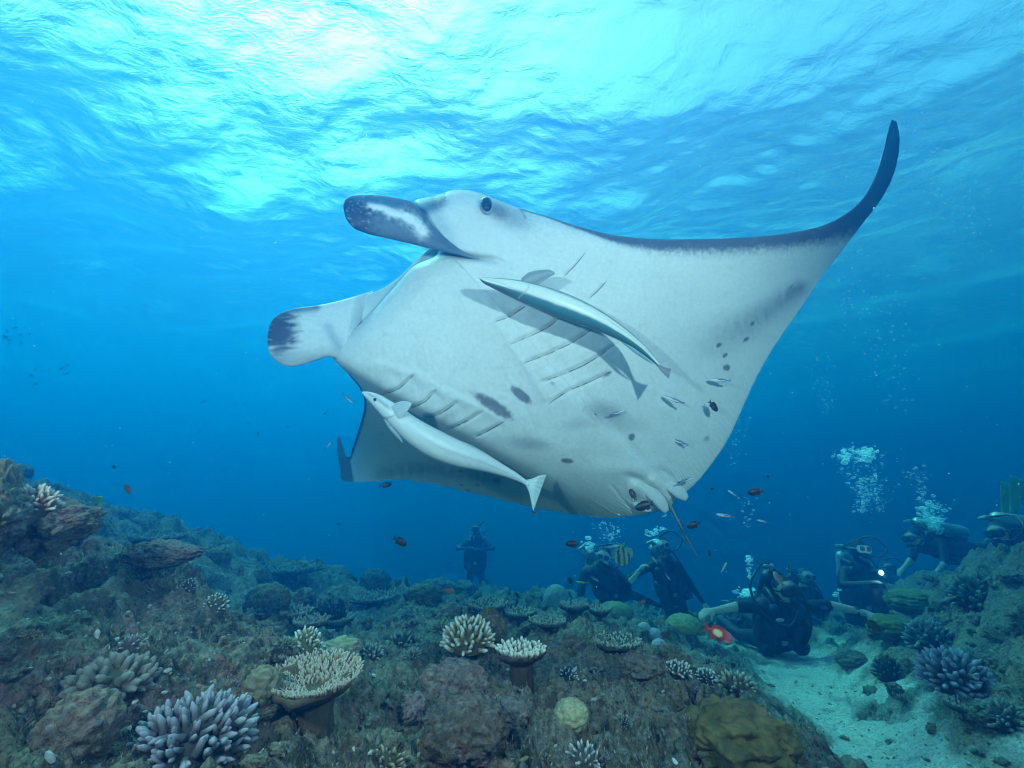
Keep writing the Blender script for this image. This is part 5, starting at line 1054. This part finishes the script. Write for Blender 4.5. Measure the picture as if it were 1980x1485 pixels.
# diver with bare arms spread wide
A = P(1512, 1186, 4.45)
J = swimmer(shL=(-.22, 0, .06), shR=(.21, 0, .06), neck=(-.01, -.06, .14), head=(-.03, -.16, .24), hip=(0, .20, -.28), elL=(-.45, -.03, .065), elR=(.46, -.03, .075), haL=(-.68, -.10, .045), haR=(.71, -.10, .03), knL=(-.14, .62, -.36), knR=(.14, .66, -.30), anL=(-.16, 1.05, -.30), anR=(.14, 1.08, -.26))
rt_ = diver(A, 'diver in short sleeves with both bare arms spread wide over the sand channel', J, dict(bare=True, tank=GEAR, back=(0, 1, .2), look=(0, -1, -.05), bendL=(-.1, -.02, .0), bendR=(.05, -.05, -.10), palmL=(.2, .4, -1), palmR=(-.1, .4, -1), hand=1.12, curl=.95, hoseside=-1, gauge=(.09, -.10, -.52),
     hose=[(-.02, -.33, .10), (-.12, -.34, -.02), (-.30, -.28, .05), (-.37, -.2, .25), (-.22, -.1, .43), (-.02, .1, .44), (.05, .3, .35)]), vox=.011)[0]
simple('wrist_computer', [rbox((.655, -.075, .015), (.035, .085, .085), 3), rbox((.66, -.08, .06), (.06, .06, .03), 3)], HOSE, rt_)
simple('sleeve_print', [rbox((.36, -.075, .065), (.07, .006, .03), 4)], BLUE, rt_); simple('sleeve_print', [rbox((-.14, -.14, .09), (.05, .02, .04), 4)], BLUE, rt_)
simple('inflator_valve', [rbox((-.13, -.20, -.01), (.07, .03, .025), 3)], STEEL, rt_)
# diver right behind him with a white cap showing above his shoulder
J = swimmer(head=(.02, -.10, .25), hip=(0, .10, -.5), elL=(-.30, 0, -.2), elR=(.30, 0, -.2))
diver(P(1552, 1150, 6.6), 'diver mostly hidden behind the bare armed diver, bright cap and mask on top', J, dict(forearm=SUIT, hair=(.05,.06,.07), mask=CLEAR, tank=GEAR, hoseside=1), vox=.02)
diver(P(1425, 1215, 6.4), 'dim diver shape low behind the left arm of the bare armed diver', swimmer(), dict(forearm=SUIT, leg=BLUES), vox=.025)
# diver holding the shining torch
B = P(1658, 1110, 5.9); J = swimmer(shL=(-.17, 0, .02), shR=(.17, 0, .02), head=(.03, -.05, .30), neck=(.02, 0, .13), elL=(-.30, -.16, -.10), haL=(-.12, -.36, -.04), elR=(.26, -.08, -.24), haR=(.10, -.30, -.16))
tr_ = diver(B, 'diver with a clear mask holding a shining torch at the chest', J, dict(forearm=SUIT, mask=CLEAR, hooded=True, glove=(.03,.03,.035)), vox=.016)[0]
tor = thing('torch', B + Vector((-.07, -.50, .095)), 'lit diving torch held in front of the chest of the diver with the clear mask', 'torch')
V_, F_, _ = tube(np.array([(0, .16, 0), (0, .04, 0), (0, .03, 0), (0, 0, 0)]), [.020, .022, .036, .038], ns=20, up=(0, 0, 1)); simple('torch_body', [(V_, F_)], GEAR, tor)
simple('torch_lens', [rbox((0, -.004, 0), (.042, .012, .042), 2)], pmat('torch_glow', (.75, 1.0, .95), .3, emit=90.0), tor)
tl = bpy.data.lights.new('torch_lamp', 'SPOT'); tl.energy = 12; tl.spot_size = rad(110); tl.color = (.85, 1, .95); tl.shadow_soft_size = .03; tlo = bpy.data.objects.new('torch_lamp', tl); COL.objects.link(tlo); tlo.parent = tor; tlo.location = (0, -.03, 0); tlo.rotation_euler = (rad(90), 0, 0)
# two close divers in the middle distance
J = swimmer(shL=(-.24, 0, -.02), shR=(.14, .05, .02), head=(-.02, -.16, .20), neck=(-.03, -.06, .09), hip=(.22, .25, -.34), elL=(-.32, -.1, -.28), haL=(-.27, -.22, -.50), elR=(.32, -.08, -.14), haR=(.44, -.14, .02), knL=(.30, .45, -.62), knR=(.52, .5, -.40), anL=(.62, .7, -.72), anR=(.86, .8, -.56))
diver(P(1166, 1104, 6.2), 'left one of the two close divers, bending forward with one arm hanging', J, dict(forearm=SKIN, hoseside=-1, back=(-.3, .5, .6), mask=CLEAR, look=(-.2, -1, -.1), foot=(.8, .4, -.3)), vox=.016)
J = swimmer(shL=(-.20, 0, -.02), shR=(.20, 0, -.02), head=(-.04, -.10, .26), hip=(.16, .22, -.46), elL=(-.44, -.1, -.12), haL=(-.66, -.16, -.20), elR=(.36, -.05, -.30), haR=(.44, -.2, -.46), knL=(.18, .45, -.80), knR=(.40, .5, -.74), anL=(.44, .8, -.96), anR=(.66, .8, -.90))
diver(P(1284, 1092, 6.6), 'right one of the two close divers, upright, reaching an arm to the other', J, dict(forearm=SUIT, mask=CLEAR, hair=(.02,.02,.02), glove=SKIN, foot=(.8, .4, -.3)), vox=.017)
# lone diver in the blue
diver(P(920, 1050, 9.6), 'lone upright diver with folded arms far off, left of the manta tail', swimmer(knL=(-.13, .1, -.80), knR=(.13, .12, -.8), anL=(-.20, .5, -.85), anR=(.2, .55, -.8), elL=(-.36, -.10, -.10), elR=(.36, -.10, -.10), haL=(-.10, -.32, -.06), haR=(.12, -.32, -.08)), dict(forearm=(.02,.10,.40), leg=SUIT), vox=.02)
# horizontal diver at the right
J = dict(shL=(-.10, -.18, .0), shR=(-.10, .18, .02), neck=(-.22, 0, .02), head=(-.36, -.04, .06), hip=(.42, .0, -.10), elL=(-.22, -.32, -.22), haL=(-.40, -.36, -.34), elR=(-.20, .25, -.25), haR=(-.38, .2, -.36), knL=(.80, -.1, -.02), knR=(.78, .12, -.06), anL=(1.02, -.1, .30), anR=(1.10, .12, .22))
diver(P(1812, 1050, 6.6), 'diver lying level with a silver tank on the back and bent legs up behind', J, dict(forearm=SKIN, back=(.1, .15, 1), look=(-1, -.35, -.1), foot=(.35, 0, .8), finm=YEL), vox=.017)
diver(P(1976, 1052, 5.2), 'dark diver cut off by the right picture edge above the slope', dict(shL=(-.06, -.17, .0), shR=(-.06, .17, .02), neck=(-.16, 0, .06), head=(-.27, -.04, .12), hip=(.40, .0, -.06), elL=(-.14, -.26, -.24), haL=(-.26, -.3, -.36), elR=(-.1, .25, -.25), haR=(-.2, .2, -.36), knL=(.6, -.1, .14), knR=(.6, .12, .14), anL=(.5, -.1, .50), anR=(.52, .12, .52)), dict(forearm=SUIT, back=(0, .2, 1), look=(-1, -.5, -.1), foot=(.2, 0, .9)), vox=.02)
diver(P(1716, 1130, 8.0), 'faint diver silhouette right of the diver with the torch', swimmer(), dict(forearm=SUIT), vox=.03)
# bubble trails
def bub(pts, d, r0, n, size, seed, label): bubbles('bubble_trail', PW(np.array([(x, y, d) for x, y in pts], float)), r0, n, size, seed, label)
bub([(1668,990),(1672,940),(1662,900),(1670,870)], 5.9, .10, 420, (.004, .016), 1, 'dense plume of bubbles rising above the diver with the torch')
bub([(1637,895),(1637,868)], 5.9, .035, 60, (.006, .028), 2, 'left one of the two round bubble caps above the torch diver'); bub([(1677,890),(1676,866)], 5.9, .045, 80, (.006, .028), 3, 'right one of the two round bubble caps above the torch diver')
bub([(1700,985),(1690,930)], 5.9, .09, 180, (.003, .009), 13, 'thin side plume of bubbles beside the dense plume')
bub([(1810,1030),(1800,1000),(1802,972)], 6.4, .085, 260, (.006, .026), 4, 'bubble cloud over the head of the level diver'); bub([(1788,985),(1780,940),(1772,908)], 6.5, .06, 150, (.004, .014), 5, 'wispy bubble column above the level diver')
bub([(1452,1130),(1448,1100),(1451,1075)], 6.0, .022, 44, (.006, .020), 6, 'thin string of bubbles left of the bare armed diver'); bub([(1440,1152),(1448,1140)], 6.0, .09, 50, (.006, .026), 7, 'bubbles over the dim diver behind the bare arm')
bub([(1140,1065),(1138,1045)], 6.1, .05, 26, (.010, .030), 8, 'big bubbles left above the bending diver'); bub([(1180,1050),(1175,1005)], 6.3, .10, 150, (.003, .012), 9, 'fine veil of bubbles under the rear edge of the manta')
bub([(1272,1050),(1262,1028),(1275,1020)], 6.5, .06, 36, (.010, .030), 10, 'big bubbles over the head of the reaching diver'); bub([(1420,900),(1425,850),(1430,790)], 7, .11, 130, (.003, .010), 11, 'sparse bubbles rising right beside the rear edge of the manta')
bub([(1445,1020),(1440,960)], 6.0, .05, 40, (.004, .010), 12, 'sparse bubbles in open water above the bare armed diver'); bub([(1620,1155),(1612,1140)], 5.8, .03, 5, (.016, .026), 14, 'few big bubbles at the torch diver waist')
bub([(1600,800),(1590,740),(1585,680)], 8, .12, 170, (.003, .011), 15, 'faint high bubble streak right of the manta'); bub([(1745,800),(1715,660),(1700,560)], 8, .25, 380, (.003, .012), 16, 'long faint bubble streak rising past the far right')
bub([(1880,460),(1830,330),(1790,220)], 7.5, .30, 420, (.003, .013), 17, 'faint bubble streak near the surface behind the wing tip'); bub([(1650,640),(1640,560),(1630,480)], 8, .15, 160, (.003, .011), 18, 'faint bubbles below the raised wing tip')
# drifting specks of plankton in the water
r9 = np.random.RandomState(77); parts = []; V0, F0 = ico(1)
for k in range(420):
    px, py, d = r9.rand()*1980, r9.rand()*1250, 1.2+r9.rand()**1.5*5; s_ = (.0006+.0012*r9.rand())*(.6+.35*d)
    parts.append((V0*s_ + PW(np.array([px, py, d], float)), F0, np.tile([.7, .75, .7], (len(V0), 1))))
V_, F_, C_ = merge(parts); o_ = obj('plankton', fmesh('plankton', V_, F_, C_, SKINM)); o_['kind'] = 'stuff'; o_['label'] = 'fine pale specks of plankton drifting everywhere in the open water'; o_['category'] = 'plankton'
